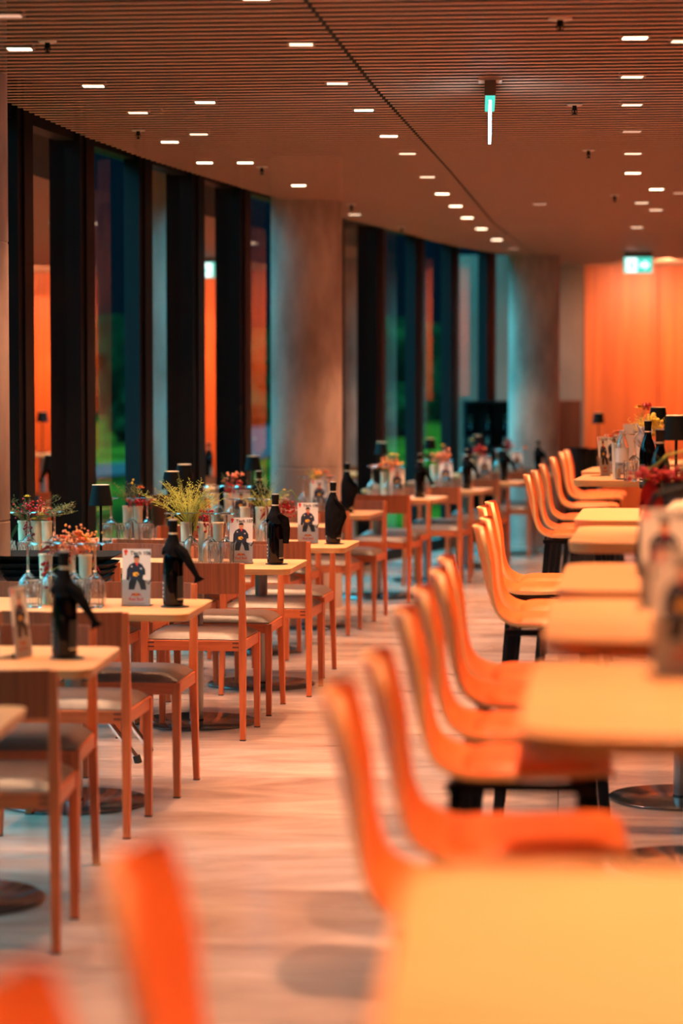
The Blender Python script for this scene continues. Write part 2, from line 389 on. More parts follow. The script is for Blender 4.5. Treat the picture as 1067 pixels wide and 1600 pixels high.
# ------------------------------------------------------------------ ceiling lamps
LIGHTS = [(402, 3, 2), (18, 31, 0), (35, 82, 2), (149, 139, 2), (471, 75, 1), (527, 135, 1), (568, 176, 2), (322, 164, 2), (218, 180, 1), (607, 216, 2),
          (636, 243, 1), (312, 213, 1), (267, 225, 2), (321, 257, 2), (384, 257, 2), (667, 279, 1), (467, 292, 2), (690, 305, 2), (711, 324, 2), (729, 342, 2),
          (751, 359, 2), (775, 376, 2), (801, 390, 0), (554, 337, 1), (988, 65, 2), (984, 125, 1), (984, 168, 1), (984, 209, 0), (986, 243, 1), (986, 273, 2),
          (1023, 298, 2), (1000, 319, 1), (842, 321, 0), (1022, 330, 1), (993, 357, 1), (1064, 70, 1), (1060, 304, 0)]
M['led_rim'] = newmat('downlight_rim', (.2, .15, .12), .5)
proto_dl = None
def downlight(X, Y, lev, label, power=1.0, lampon=True):
    t = thing('downlight', label, 'ceiling light', (X, Y, CEIL), 0)
    b = BM(); s = .047
    box(b, (0, 0, .001), (s*1.9, s*1.3, .006)); obj('light_plate', b, M[('led_lo', 'led_mid', 'led_hi')[lev]], t)
    b = BM()
    for (cx_, cy_, sx_, sy_) in ((0, s+.004, 2*s+.016, .008), (0, -s-.004, 2*s+.016, .008), (s+.004, 0, .008, 2*s), (-s-.004, 0, .008, 2*s)):
        box(b, (cx_, cy_, .010), (sx_, sy_, .022))
    obj('rim', b, M['led_rim'], t)
    if lampon:
        l = bpy.data.lights.new('downlight_beam', 'SPOT'); l.energy = SPOT_W * power; l.color = WARM; l.spot_size = math.radians(84); l.spot_blend = .6; l.shadow_soft_size = .035
        o = bpy.data.objects.new('downlight_beam', l); C.objects.link(o); o.parent = t; o.location = (0, 0, -.012)
ordw = ['nearest', 'second nearest', 'third', 'fourth', 'fifth', 'sixth', 'seventh', 'eighth', 'ninth', 'tenth', 'eleventh', 'twelfth', 'thirteenth', 'fourteenth', 'fifteenth', 'sixteenth']
def region_label(x, y, i):
    return None
rowsL = {'left': [], 'middle': [], 'right': []}
for L_ in LIGHTS:
    key = 'right' if L_[0] > 810 else ('left' if (L_[0] < 400 and L_[1] > 5) or (L_[0], L_[1]) in ((467, 292), (554, 337)) else 'middle')
    rowsL[key].append(L_)
for key, where in (('left', 'ceiling near the windows'), ('middle', 'ceiling beside the curved seam'), ('right', 'right part of the ceiling')):
    for i, (x, y, lev) in enumerate(sorted(rowsL[key], key=lambda q: q[1])):
        s = (HOR - y) / (CEIL - CAM_Z); X, Y = (x - 533.5) / s, F_PX / s
        br = ('dim', 'softly lit', 'bright')[lev]
        downlight(X, Y, lev, '%s square downlight, %s, %s from the front' % (br, where, ordw[i]), power=(.6, .9, 1.0)[lev] * {'left': .72, 'middle': 1.1, 'right': 1.35}[key])
# unseen downlights, added to light the near tables, the floor and the columns
for ni, (X, Y, pw) in enumerate(((.9, 6.1, 1.9), (.72, 4.45, 1.4), (1.15, 8.0, 1.4), (.62, 2.9, 1.7), (.45, 1.35, 1.15), (-.55, 6.5, 1.0), (-.9, 4.2, .8), (-.35, 2.2, .4), (2.6, 4.5, .8), (2.8, 7.5, .8), (3.2, 11, .8), (3.4, 14.5, 1.6), (3.8, 18.0, 1.8), (3.6, 21.3, 1.8), (-1.3, 7.6, .8))):
    downlight(X, Y, 2, 'square downlight added out of view to light the room, %s' % ordw[ni], power=pw)
# grazing lamps above the far wooden wall
for (X, pw, wl) in ((3.35, 1.0, 'left'), (4.5, .8, 'middle'), (5.7, .8, 'right')):
    t = thing('downlight', 'round wall washer lamp before the far wooden wall, %s of three' % wl, 'ceiling light', (X, WALL_Y - 1.35, CEIL - .002))
    b = BM(); lathe(b, [(.04, 0), (.05, 0), (.05, .03), (.0, .03)], 20, cap=False); obj('rim', b, M['led_rim'], t)
    l = bpy.data.lights.new('wall_beam', 'SPOT'); l.energy = 260 * pw; l.color = (1, .50, .24); l.spot_size = math.radians(125); l.spot_blend = 1.0; l.shadow_soft_size = .05
    o = bpy.data.objects.new('wall_beam', l); C.objects.link(o); o.parent = t; o.location = (0, 0, -.03); o.rotation_euler = (math.radians(46), 0, 0)

# smoke detectors and sprinklers
def sprinkler(x, y, label, big=1.0):
    s = (HOR - y) / (CEIL - CAM_Z - .02); X, Y = (x - 533.5) / s, F_PX / s
    t = thing('sprinkler', label, 'sprinkler', (X, Y, CEIL), 0)
    b = BM(); lathe(b, [(.0, 0), (.034*big, 0), (.037*big, -.004), (.03*big, -.008), (.0, -.008)], 24, cap=False); obj('rosette', b, M['white_plastic'], t, True)
    b = BM(); lathe(b, [(.0, -.008), (.010*big, -.008), (.009*big, -.03), (.004, -.032), (.004, -.045), (.014*big, -.046), (.014*big, -.049), (0, -.049)], 12, cap=False)
    for sg in (-1, 1): tube(b, [(sg*.009*big, 0, -.02), (sg*.012*big, 0, -.034), (sg*.003, 0, -.045)], .002, 5)
    obj('head', b, M['black_metal'], t, True)
for (x, y, l, bg) in ((872, 43, 'largest round sprinkler head hanging from the ceiling at upper right', 1.2), (895, 173, 'sprinkler head in the ceiling right of the hanging light strip', 1), (917, 242, 'small sprinkler head in the ceiling, third of the right-hand row', 1),
                      (958, 311, 'tiny sprinkler head near the green exit sign', 1), (78, 77, 'sprinkler head beside a bright downlight at upper left', 1), (218, 212, 'sprinkler head in the ceiling near the windows', 1),
                      (410, 268, 'sprinkler head in the ceiling left of the middle column', 1), (627, 360, 'tiny sprinkler head above the far windows', 1), (549, 325, 'tiny sprinkler head above the middle column', 1)):
    sprinkler(x, y, l, bg)

# exit sign seen edge-on, and the lit one at the back
s = (HOR - 128) / (CEIL - CAM_Z); X, Y = (764 - 533.5) / s, F_PX / s
t = thing('exit_sign', 'hanging emergency sign seen edge-on as a glowing white strip', 'exit sign', (X, Y, CEIL), -math.atan2(X, Y) + .006)
b = BM(); box(b, (0, 0, -.006), (.10, .12, .012)); obj('mount', b, M['white_plastic'], t)
b = BM(); box(b, (0, .16, -.045), (.048, .46, .065)); obj('housing', b, M['sign_box'], t, bevel=.003)
b = BM(); box(b, (0, .16, -.086), (.042, .45, .018)); obj('diffuser', b, M['exit_green'], t)
b = BM(); box(b, (0, .16, -.165), (.011, .42, .15)); obj('sign_panel', b, M['exit_edge'], t)
s = 430 / 3778 ; Y = 23.6; s = F_PX / Y; X = (995 - 533.5) / s; zt = CAM_Z + (HOR - 402) / s
t = thing('exit_sign', 'green exit sign with a white arrow hanging before the orange wall', 'exit sign', (X, Y, zt), 0)
b = BM(); box(b, (0, .0, .03), (.27, .05, .075)); obj('housing', b, M['sign_box'], t)
b = BM(); box(b, (0, 0, -.082), (.275, .02, .155)); obj('sign_panel', b, M['exit_green'], t)
b = BM(); poly(b, [(-.118, -.15), (-.012, -.15), (-.012, -.014), (-.118, -.014)], -.0115)
poly(b, [(.015, -.10), (.06, -.10), (.06, -.128), (.112, -.082), (.06, -.036), (.06, -.064), (.015, -.064)], -.0115); obj('arrow_and_door', b, M['exit_white'], t)
b = BM()   # running figure in the doorway
poly(b, [(-.075, -.034), (-.062, -.028), (-.056, -.04), (-.066, -.05), (-.076, -.045)], -.0125)
poly(b, [(-.082, -.055), (-.06, -.052), (-.052, -.085), (-.072, -.095)], -.0125)
poly(b, [(-.072, -.09), (-.054, -.084), (-.035, -.105), (-.042, -.135), (-.052, -.133), (-.05, -.11)], -.0125)
poly(b, [(-.075, -.09), (-.065, -.10), (-.085, -.13), (-.108, -.128), (-.106, -.118), (-.09, -.116)], -.0125)
poly(b, [(-.062, -.058), (-.04, -.07), (-.03, -.064), (-.034, -.078), (-.058, -.072)], -.0125)
obj('running_figure', b, M['exit_green'], t)

# ------------------------------------------------------------------ wooden dining chair
CW = .475; CD = .40
def make_chair():
    t = thing('dining_chair', 'x', 'chair')
    hw = CW/2 - .016
    for sx in (-1, 1):
        b = BM()      # rear post: seat to floor kicks back, upper part leans back a little
        q = lambda x, y, z, w, d: [(x-w/2, y-d/2, z), (x+w/2, y-d/2, z), (x+w/2, y+d/2, z), (x-w/2, y+d/2, z)]
        secs = [(sx*(hw+.006), -.035, 0, .024, .026), (sx*hw, 0, .40, .032, .036), (sx*hw, 0, .47, .032, .036), (sx*hw, -.022, .79, .024, .020)]
        vr = [[b.verts.new(p) for p in q(*s_)] for s_ in secs]
        for i in range(3):
            for k in range(4): b.faces.new((vr[i][k], vr[i][(k+1) % 4], vr[i+1][(k+1) % 4], vr[i+1][k]))
        b.faces.new(vr[0]); b.faces.new(vr[3])
        lg_ = obj('leg', b, M['chair_wood'], t, bevel=.003)
        b = BM(); box(b, (sx*(hw+.006), -.035, .0025), (.0246, .0266, .005)); obj('foot_glide', b, M['rubber'], lg_)
        b = BM(); post(b, (sx*(hw+.002), CD, 0), (sx*hw, CD - .005, .443), .025, .034); lg_ = obj('leg', b, M['chair_wood'], t, bevel=.003)
        b = BM(); box(b, (sx*(hw+.002), CD, .0025), (.0256, .0256, .005)); obj('foot_glide', b, M['rubber'], lg_)
    b = BM()
    box(b, (0, CD - .008, .42), (2*hw - .034, .022, .046)); box(b, (0, -.002, .42), (2*hw - .034, .022, .046))
    for sx in (-1, 1): box(b, (sx*hw, CD/2, .42), (.022, CD - .036, .046))
    fr_ = obj('seat_frame', b, M['chair_apron'], t, bevel=.002)
    for sx in (-1, 1):
        for z in (.432, .414):
            b = BM(); box(b, (sx*(hw - .030), -.0105, z), (.028, .006, .007)); obj('finger_joint', b, M['joint'], fr_)
    # cushion, softly domed
    b = BM(); NN = 14; g = {}
    for i in range(NN + 1):
        for j in range(NN + 1):
            u = -1 + 2*i/NN; v = -1 + 2*j/NN
            r = max(0, 1 - abs(u)**7) * max(0, 1 - abs(v)**7)
            g[i, j] = b.verts.new((u*(hw - .002) if abs(u) < 1 else u*(hw + .004), CD/2 - .0 + v*(CD/2 + .006), .448 + .034 * r**.55))
    for i in range(NN):
        for j in range(NN): b.faces.new((g[i, j], g[i+1, j], g[i+1, j+1], g[i, j+1]))
    r0 = bmesh.ops.extrude_edge_only(b, edges=[e_ for e_ in b.edges if e_.is_boundary])
    for v in [v for v in r0['geom'] if isinstance(v, bmesh.types.BMVert)]: v.co.z = .443
    bmesh.ops.holes_fill(b, edges=[e_ for e_ in b.edges if e_.is_boundary], sides=0)
    obj('seat_cushion', b, M['seat_vinyl'], t, True)
    # curved back panel
    b = BM(); n = 14; L = []
    for i in range(n + 1):
        u = -1 + 2*i/n; x = u*(hw - .008); yy = -.016 - .030*(1 - u*u)
        L.append([b.verts.new((x, yy + dy + (-.009 if z > .7 else 0), z)) for (dy, z) in ((-.006, .655), (.006, .655), (.006, .792), (-.006, .792))])
    for i in range(n):
        for k in range(4): b.faces.new((L[i][k], L[i][(k+1) % 4], L[i+1][(k+1) % 4], L[i+1][k]))
    b.faces.new(L[0]); b.faces.new(L[n])
    obj('backrest', b, M['chair_panel'], t, True)
    return t
chair0 = make_chair()
def chair_at(xr, dr, th, far, label, group=None):
    th = math.radians(th); c_, s_ = math.cos(th), math.sin(th)
    o = (xr - CW/2*c_, dr + CW/2*s_)
    return dup(chair0, (o[0], o[1], 0), (PI - th) if far else -th, label, group)

# ------------------------------------------------------------------ left tables
def table_mesh(w, d, z1, th, r):
    b = BM(); prism(b, rounded(w, d, r), z1 - th, z1, 0, 1, .012); return b
def make_table(w, d, h, th, r, name, disc):
    t = thing(name, 'x', 'table')
    obj('tabletop', table_mesh(w, d, h, th, r), [M['oak_top'], M['oak_edge']], t, bevel=.003)
    b = BM(); lathe(b, [(.033, .012), (.033, h - th - .008)], 32); obj('column', b, M['steel'], t, True)
    b = BM(); lathe(b, [(disc - .006, 0), (disc, .003), (disc, .009), (disc - .004, .012), (.034, .013), (.034, .02), (0, .02)], 56, cap=False); obj('base_plate', b, M['steel_dark'], t, True)
    b = BM(); box(b, (0, 0, h - th - .005), (w*.45, .09, .008)); box(b, (0, 0, h - th - .005), (.09, d*.6, .008)); obj('support_plate', b, M['black_metal'], t)
    return t
tab0 = make_table(.98, .64, .75, .028, .055, 'dining_table', .285)
tabL = make_table(.66, .64, .75, .028, .055, 'dining_table', .25)
GT = 'wooden dining tables along the windows'
# name -> (right end X, depth, turn in degrees, how the table is told apart)
TT = {
 'a': (-.815, 5.90, 2, 'the table cut off at the left edge'),
 'b': (-.711, 7.34, 3, 'the nearest left table'),
 'c': (-.526, 9.08, 6, 'the table with coral flowers'),
 'd': (-.195, 11.27, 7, 'the table with the grass plume'),
 'e': (.061, 12.72, 8, 'the table with the cloth-wrapped bottle'),
 'f': (-.05, 14.35, 9, 'the half hidden table near the middle column'),
 'g': (.231, 15.90, 11, 'the table beside the middle column'),
 'h': (.748, 18.10, 13, 'the first table beyond the middle column'),
 'i': (1.176, 19.60, 14, 'the second table beyond the middle column'),
 'j': (1.584, 21.20, 14, 'the third table beyond the middle column'),
 'k': (1.99, 22.90, 15, 'the farthest table by the far column'),
}
TLAB = {'a': 'oak table corner cut off at the left edge of the photo', 'b': 'nearest whole oak table on the left with a black bottle near its end',
 'c': 'oak table carrying the Tisch 106 card and coral flowers', 'd': 'oak table carrying the Tisch 107 card and grass plume', 'e': 'oak table carrying the Tisch 108 card and cloth-wrapped bottle',
 'f': 'oak table half hidden behind the Tisch 108 card', 'g': 'oak table right beside the middle concrete column', 'h': 'first oak table beyond the middle concrete column',
 'i': 'second oak table beyond the middle concrete column', 'j': 'third oak table beyond the middle concrete column', 'k': 'farthest oak table on the left, near the far column'}
TC = {}
for k, (xr, d, th, desc) in TT.items():
    a = math.radians(th); c_ = (xr - .49*math.cos(a), d + .49*math.sin(a) * .35)
    TC[k] = (c_[0], c_[1], a, desc)
    dup(tab0, (c_[0], c_[1], 0), -a, TLAB[k], GT)
def loc_on(k, u, v, z=.75):
    cx_, cy_, a, _ = TC[k]
    return (cx_ + u*math.cos(a) + v*math.sin(a), cy_ - u*math.sin(a) + v*math.cos(a), z)
for k in 'de':
    p = loc_on(k, -.84, 0, 0)
    dup(tabL, p, -TC[k][2], 'small window-side oak table joined to %s' % TC[k][3], GT)
GC = 'wooden dining chairs along the windows'
CH = [('b', 0, -.795+.012, 6.69, 1), ('b', 1, -.80, 7.87, 2), ('c', 0, -.735, 8.40, 6), ('c', 1, -.575, 9.60, 6), ('d', 0, -.425, 10.74, 7), ('d', 1, -.285, 11.92, 7),
      ('e', 0, -.150, 12.27, 8), ('e', 1, -.035, 13.42, 8), ('f', 0, -.300, 13.90, 9), ('f', 1, -.13, 15.0, 9), ('g', 0, .057, 15.3, 11), ('g', 1, .31, 16.6, 11),
      ('h', 0, .51, 17.6, 13), ('h', 1, .69, 18.75, 13), ('i', 0, .95, 19.05, 14), ('i', 1, 1.10, 20.2, 14), ('j', 0, 1.36, 20.65, 14), ('j', 1, 1.52, 21.8, 14), ('k', 0, 1.75, 22.35, 15), ('k', 1, 1.95, 23.5, 15)]
for (k, far, xr, d, th) in CH:
    side = 'wooden chair facing the camera beyond %s' if far else 'wooden chair, back to camera, at %s'
    chair_at(xr, d, th, far, side % TC[k][3], GC)
for (k, far, xr, d, th) in (('c', 1, -1.12, 9.62, 6), ('d', 0, -.985, 10.82, 7), ('d', 1, -.86, 12.0, 7), ('e', 0, -.71, 12.4, 8), ('e', 1, -.58, 13.55, 8), ('g', 1, -.24, 16.5, 11)):
    side = 'window-side wooden chair beyond %s' if far else 'window-side wooden chair, back to camera, at %s'
    chair_at(xr, d, th, far, side % TC[k][3], GC)

# ------------------------------------------------------------------ bar stools and bar tables
SEAT = .78
def make_stool():
    t = thing('bar_stool', 'x', 'bar stool')
    # path of the shell in the side plane (y forward, z up); seat front -> back top
    P = []
    ctrl = [(.205, -.016), (.195, -.006), (.17, -.001), (.10, -.004), (.0, -.010), (-.09, -.010), (-.14, .002), (-.175, .030), (-.198, .075), (-.214, .13), (-.228, .19), (-.241, .25), (-.254, .305), (-.262, .332)]
    pts2 = []
    for i in range(len(ctrl) - 1):
        for k in range(3):
            f = k/3; p0 = ctrl[max(i-1, 0)]; p1 = ctrl[i]; p2 = ctrl[i+1]; p3 = ctrl[min(i+2, len(ctrl)-1)]
            cr = lambda a, b, c, d_: .5*((2*b) + (-a+c)*f + (2*a-5*b+4*c-d_)*f*f + (-a+3*b-3*c+d_)*f**3)
            pts2.append((cr(p0[0], p1[0], p2[0], p3[0]), cr(p0[1], p1[1], p2[1], p3[1])))
    pts2.append(ctrl[-1])
    S = [0]
    for i in range(1, len(pts2)): S.append(S[-1] + math.dist(pts2[i], pts2[i-1]))
    T_ = S[-1]
    b = BM(); nu = 16; rows = []
    for i, (y, z) in enumerate(pts2):
        s_ = S[i]; base = .205 - .018*max(0, (s_ - .35)/(T_ - .35))
        r = .07; e_ = min(s_, T_ - s_)
        hwid = base - (r - math.sqrt(max(0, r*r - (r - min(r, e_))**2)))*.85
        up = max(0, min(1, (s_ - .38)/.2))
        row = []
        for j in range(nu + 1):
            u = -1 + 2*j/nu; x = u*hwid
            yy = y + up*.030*u*u; zz = z + (1-up)*.010*u*u
            row.append((x, yy, zz))
        rows.append(row)
    th = .013
    def nrm(i):
        a = pts2[max(i-1, 0)]; c = pts2[min(i+1, len(pts2)-1)]; dy, dz = c[0]-a[0], c[1]-a[1]; l = math.hypot(dy, dz); return (dz/l, -dy/l)
    top = [[b.verts.new((p[0], p[1] + nrm(i)[0]*th/2, SEAT - .02 + p[2] + nrm(i)[1]*th/2)) for p in rw] for i, rw in enumerate(rows)]
    bot = [[b.verts.new((p[0], p[1] - nrm(i)[0]*th/2, SEAT - .02 + p[2] - nrm(i)[1]*th/2)) for p in rw] for i, rw in enumerate(rows)]
    R = len(rows)
    for i in range(R - 1):
        for j in range(nu):
            b.faces.new((top[i][j], top[i][j+1], top[i+1][j+1], top[i+1][j])); b.faces.new((bot[i][j], bot[i][j+1], bot[i+1][j+1], bot[i+1][j]))
        for j in (0, nu):
            b.faces.new((top[i][j], top[i+1][j], bot[i+1][j], bot[i][j])).material_index = 1
    for i in (0, R - 1):
        for j in range(nu): b.faces.new((top[i][j], top[i][j+1], bot[i][j+1], bot[i][j])).material_index = 1
    obj('seat_shell', b, [M['shell'], M['shell_edge']], t, True)
    b = BM(); NN = 12; g = {}     # pad
    for i in range(NN + 1):
        for j in range(NN + 1):
            u = -1 + 2*i/NN; v = -1 + 2*j/NN
            su = u*math.sqrt(1 - .28*v*v*v*v*u*u); sv = v*math.sqrt(1 - .28*u*u*u*u*v*v)
            r = max(0, 1 - abs(u)**6) * max(0, 1 - abs(v)**6)
            g[i, j] = b.verts.new((su*.175, .032 + sv*.150, SEAT - .020 + .004*u*u + .022 * r**.6))
    for i in range(NN):
        for j in range(NN): b.faces.new((g[i, j], g[i+1, j], g[i+1, j+1], g[i, j+1]))
    r0 = bmesh.ops.extrude_edge_only(b, edges=[e_ for e_ in b.edges if e_.is_boundary])
    for v in [v for v in r0['geom'] if isinstance(v, bmesh.types.BMVert)]: v.co.z -= .012
    obj('seat_pad', b, M['pad'], t, True)
    fr = BM(); zt = SEAT - .052
    for sx in (-1, 1): box(fr, (sx*.135, 0, zt), (.030, .30, .022))
    for y in (.13, -.12): box(fr, (0, y, zt), (.28, .030, .022))
    obj('under_frame', fr, M['black_metal'], t, bevel=.002)
    feet = []
    for sx in (-1, 1):
        for (y0, y1) in ((.145, .205), (-.125, -.185)):
            b = BM(); f = (sx*.205, y1, 0.0); post(b, f, (sx*.14, y0, zt - .008), .024, .034, .024, .034)
            obj('leg', b, M['black_metal'], t, bevel=.002); feet.append(f)
    b = BM(); z = .30; k = 1 - z/(zt)
    c4 = [(sx*(.14 + .065*k), (y0 + (y1-y0)*k)) for (sx, y0, y1) in ((1, .145, .205), (-1, .145, .205), (-1, -.125, -.185), (1, -.125, -.185))]
    for i in range(4):
        p, q = c4[i], c4[(i+1) % 4]; tube(b, [(p[0], p[1], z), (q[0], q[1], z)], .008, 8)
    obj('footrest', b, M['black_metal'], t, True)
    return t
stool0 = make_stool()
bar0 = make_table(.80, .92, 1.09, .034, .09, 'bar_table', .28)
GS = 'orange bar stools along the aisle'; GB = 'oak bar tables on the right'
BT = {
 'p': (.035, 1.95, 4, 'the nearest bar table'), 'q': (.290, 3.77, 6, 'the second bar table'), 'r': (.430, 5.03, 6, 'the third bar table'),
 's': (.563, 6.15, 7, 'the fourth bar table'), 't': (.765, 7.93, 8, 'the fifth bar table'), 'u': (.905, 9.2, 8, 'the sixth bar table'),
 'v': (1.28, 13.0, 10, 'the bar table with the water bottle'), 'w': (1.45, 14.25, 11, 'the second farthest bar table'), 'x': (1.72, 15.7, 12, 'the farthest bar table')}
BLAB = {'p': 'blurred oak bar table filling the lower right corner', 'q': 'second bar table from the camera, large and out of focus', 'r': 'third bar table from the camera, brightly lit',
 's': 'fourth bar table from the camera, lit yellow along its front', 't': 'fifth bar table from the camera, just past the display card', 'u': 'sixth bar table from the camera with a thick front edge',
 'v': 'bar table carrying the clear water bottle and cards', 'w': 'bar table just behind the one with the water bottle', 'x': 'farthest small bar table in front of the orange wall'}
for k, (xl, d, th, desc) in BT.items():
    a = math.radians(th); c_ = (xl + .40*math.cos(a), d - .40*math.sin(a) * .5)
    TC[k] = (c_[0], c_[1], a, desc)
    dup(bar0, (c_[0], c_[1], 0), -a, BLAB[k], GB)
def stool(xt, yt, d, th, label):
    # xt: pixel column of the back's top edge, d: depth of the stool centre
    s = F_PX / d; X = (xt - 533.5)/s
    a = math.radians(th)
    # local +y faces right (+X) -> rotation -90deg; the back top sits .262 behind the centre
    dup(stool0, (X + .25, d, 0), -PI/2 - a*.6, label, GS)
ST = [(-45, 1.86, 'blurred orange bar stool at the bottom left corner'), (186, 2.42, 'large blurred orange bar stool back in the lower left foreground'),
      (518, 3.82, 'bar stool behind the nearest bar table, seat running under it'), (582, 4.32, 'fourth nearest bar stool, one in front of the lit wooden seat in half shade'),
      (626, 5.2, 'bar stool at the third bar table with the seat half in shade'), (654, 5.75, 'bar stool just past the third bar table front edge'), (681, 6.32, 'bar stool beside the fourth bar table, nearer of the pair'),
      (693, 6.80, 'bar stool beside the fourth bar table, farther of the pair'), (746, 8.42, 'bar stool at the fifth bar table, nearest of four close together'), (757, 8.88, 'bar stool at the fifth bar table, second of four close together'),
      (752, 9.72, 'bar stool at the sixth bar table, third of four close together'), (764, 10.15, 'bar stool at the sixth bar table, last of four close together'),
      (822, 13.35, 'bar stool before the water bottle table, nearest of the far group'), (834, 14.0, 'second bar stool of the far group by the water bottle'), (846, 15.1, 'third bar stool of the far group by the water bottle'),
      (862, 16.6, 'fourth bar stool of the far group, near the far column'), (876, 17.9, 'fifth bar stool of the far group, near the far column'), (884, 18.5, 'farthest bar stool, beside the black bins')]
for (x, d, l) in ST: stool(x, 0, d, 4 + d*.5, l)

# ------------------------------------------------------------------ tableware prototypes
def make_wineglass():
    t = thing('wine_glass', 'x', 'wine glass')
    b = BM(); lathe(b, [(0, .237), (.038, .2365), (.0405, .2345), (.038, .232), (.009, .2285), (0, .2285)], 28, cap=False); obj('foot', b, M['glass'], t, True)
    b = BM(); lathe(b, [(.009, .2295), (.0055, .215), (.0048, .17), (.0052, .135), (.010, .124)], 12); obj('stem', b, M['glass'], t, True)
    outer = [(.0, .1245), (.008, .1245), (.022, .112), (.036, .092), (.043, .07), (.0435, .05), (.040, .02), (.037, .002)]
    inner = [(.0355, .002), (.0385, .02), (.042, .05), (.0415, .07), (.0345, .091), (.021, .110), (.0, .118)]
    b = BM(); lathe(b, outer + inner, 32, cap=False); obj('bowl', b, M['glass'], t, True)
    return t
def make_tumbler():
    b = BM(); n = 24
    wob = lambda k, z: .035*(1 if k % 2 else -1)
    lathe(b, [(.0, .0), (.030, .0), (.033, .006), (.036, .05), (.038, .06)], n, cap=False, wob=wob)
    o_ = obj('tumbler', b, M['glass'], None, False)
    bm = BM(); bm.from_mesh(o_.data); bm2 = bm
    bmesh.ops.delete(bm2, geom=bm2.verts, context='VERTS')
    lathe(bm2, [(0, 0), (.030, 0), (.033, .006), (.0355, .05), (.0365, .06), (.037, .104), (.035, .106), (.034, .10), (.0325, .06), (.030, .014), (0, .012)], n, cap=False, wob=lambda k, z: (.03*(1 if k % 2 else -1) if .003 < z < .07 else 0))
    bm2.to_mesh(o_.data); bm2.free()
    return tag(o_, 'x', 'tumbler')
def make_vase():
    t = thing('vase', 'x', 'vase')
    b = BM(); lathe(b, [(.0, 0), (.0195, 0), (.020, .004), (.026, .188), (.0245, .189), (.019, .02), (0, .018)], 28, cap=False); obj('body', b, M['cream'], t, True)
    b = BM(); lathe(b, [(.0262, .178), (.0275, .182), (.0275, .187), (.0262, .190)], 28, cap=False); obj('rim', b, M['cream'], t, True)
    return t
def make_bottle():
    t = thing('bottle', 'x', 'bottle')
    b = BM(); lathe(b, [(0, .004), (.030, 0), (.0375, .004), (.039, .012), (.039, .165), (.0375, .185), (.031, .212), (.021, .238), (.0155, .262), (.0145, .30), (.0165, .301), (.0165, .316), (0, .318)], 36, cap=False); body = obj('body', b, M['black_glass'], t, True)
    b = BM(); lathe(b, [(.0152, .258), (.0162, .262), (.0162, .300), (.0178, .302), (.0178, .322), (.0, .325)], 28, cap=False); foil = obj('foil', b, M['lamp_black'], t, True)
    b = BM(); lathe(b, [(0, .326), (.0165, .3255), (.0165, .3215), (.0179, .3215), (.0179, .3225)], 24, cap=False); obj('cap', b, M['foil_top'], foil, True)
    b = BM()
    def band(a0, a1, z0, z1, r, mi):
        n = 12; A = [a0 + (a1-a0)*k/n for k in range(n+1)]
        lo = [b.verts.new((r*math.cos(a), r*math.sin(a), z0)) for a in A]; hi = [b.verts.new((r*math.cos(a), r*math.sin(a), z1)) for a in A]
        for k in range(n): b.faces.new((lo[k], lo[k+1], hi[k+1], hi[k])).material_index = mi
    R_ = math.radians
    band(R_(-62), R_(-15), .030, .115, .0394, 0); band(R_(-190), R_(-135), .020, .120, .0394, 0)
    band(R_(-62), R_(-15), .026, .031, .0396, 1)
    for z in (.035, .05, .066, .085): band(R_(-182), R_(-150), z, z+.006, .0396, 1)
    obj('label', b, [M['label_dark'], M['label_pale']], body)
    b = BM(); lathe(b, [(.0166, .270), (.0166, .276)], 24, cap=False); obj('neck_band', b, M['label_pale'], foil)
    return t
def napkin_mesh(kind):
    b = BM()
    n = 36; prof = []
    if kind != 1:      # knotted at the neck
        zs = [(.270, .0180), (.258, .0200), (.243, .0255), (.226, .0335), (.210, .0400), (.198, .0420)]
    else:              # wrapped round the whole bottle
        zs = [(.262, .0185), (.245, .024), (.222, .034), (.19, .041), (.14, .0425), (.09, .0425), (.06, .042), (.036, .0415)]
    rings = []
    for (z, r) in zs:
        ring = []
        for k in range(n):
            a = 2*PI*k/n; w = .05*math.sin(5*a + z*60) + .03*math.sin(9*a - z*40)
            side = max(0, math.cos(a - .1))
            bulge = .010*math.exp(-((z - .15)/.05)**2)*3 if kind == 1 else .006*(r > .03)
            rr = r*(1 + abs(w)*.5) + side**2*bulge
            zz = z - (.030*side if kind != 1 else .03*side*(z > .2))*(1 if r > .03 else .3) - (.010*math.sin(3*a) if r > .035 else 0)
            ring.append(b.verts.new((rr*math.cos(a), rr*math.sin(a), zz)))
        rings.append(ring)
    for i in range(len(rings)-1):
        for k in range(n): b.faces.new((rings[i][k], rings[i][(k+1) % n], rings[i+1][(k+1) % n], rings[i+1][k]))
    if kind == 0:
        pts = [(.016, -.020, .225), (.040, -.022, .202), (.060, -.020, .165), (.078, -.018, .135), (.090, -.014, .112), (.098, -.012, .094)]
        tube(b, pts, [.026, .034, .030, .021, .017, .023], 14, flat=.55)
    elif kind == 2:
        tube(b, [(.018, -.022, .235), (.038, -.020, .205), (.048, -.014, .165), (.049, -.012, .125), (.047, -.012, .095)], [.020, .026, .022, .018, .015], 14, flat=.5)
    else:
        tube(b, [(.008, -.030, .245), (.030, -.036, .215), (.050, -.026, .17), (.040, -.034, .12), (.020, -.042, .06)], [.012, .016, .016, .012, .006], 12, flat=.4)
    return b
def make_napkin(kind):
    o = obj('napkin', napkin_mesh(kind), M['black_cloth'], None, True); return tag(o, 'x', 'napkin')
def make_coaster():
    b = BM(); lathe(b, [(0, 0), (.052, 0), (.054, .0015), (.052, .003), (0, .003)], 32, cap=False); return tag(obj('coaster', b, M['rubber'], None, True), 'x', 'coaster')
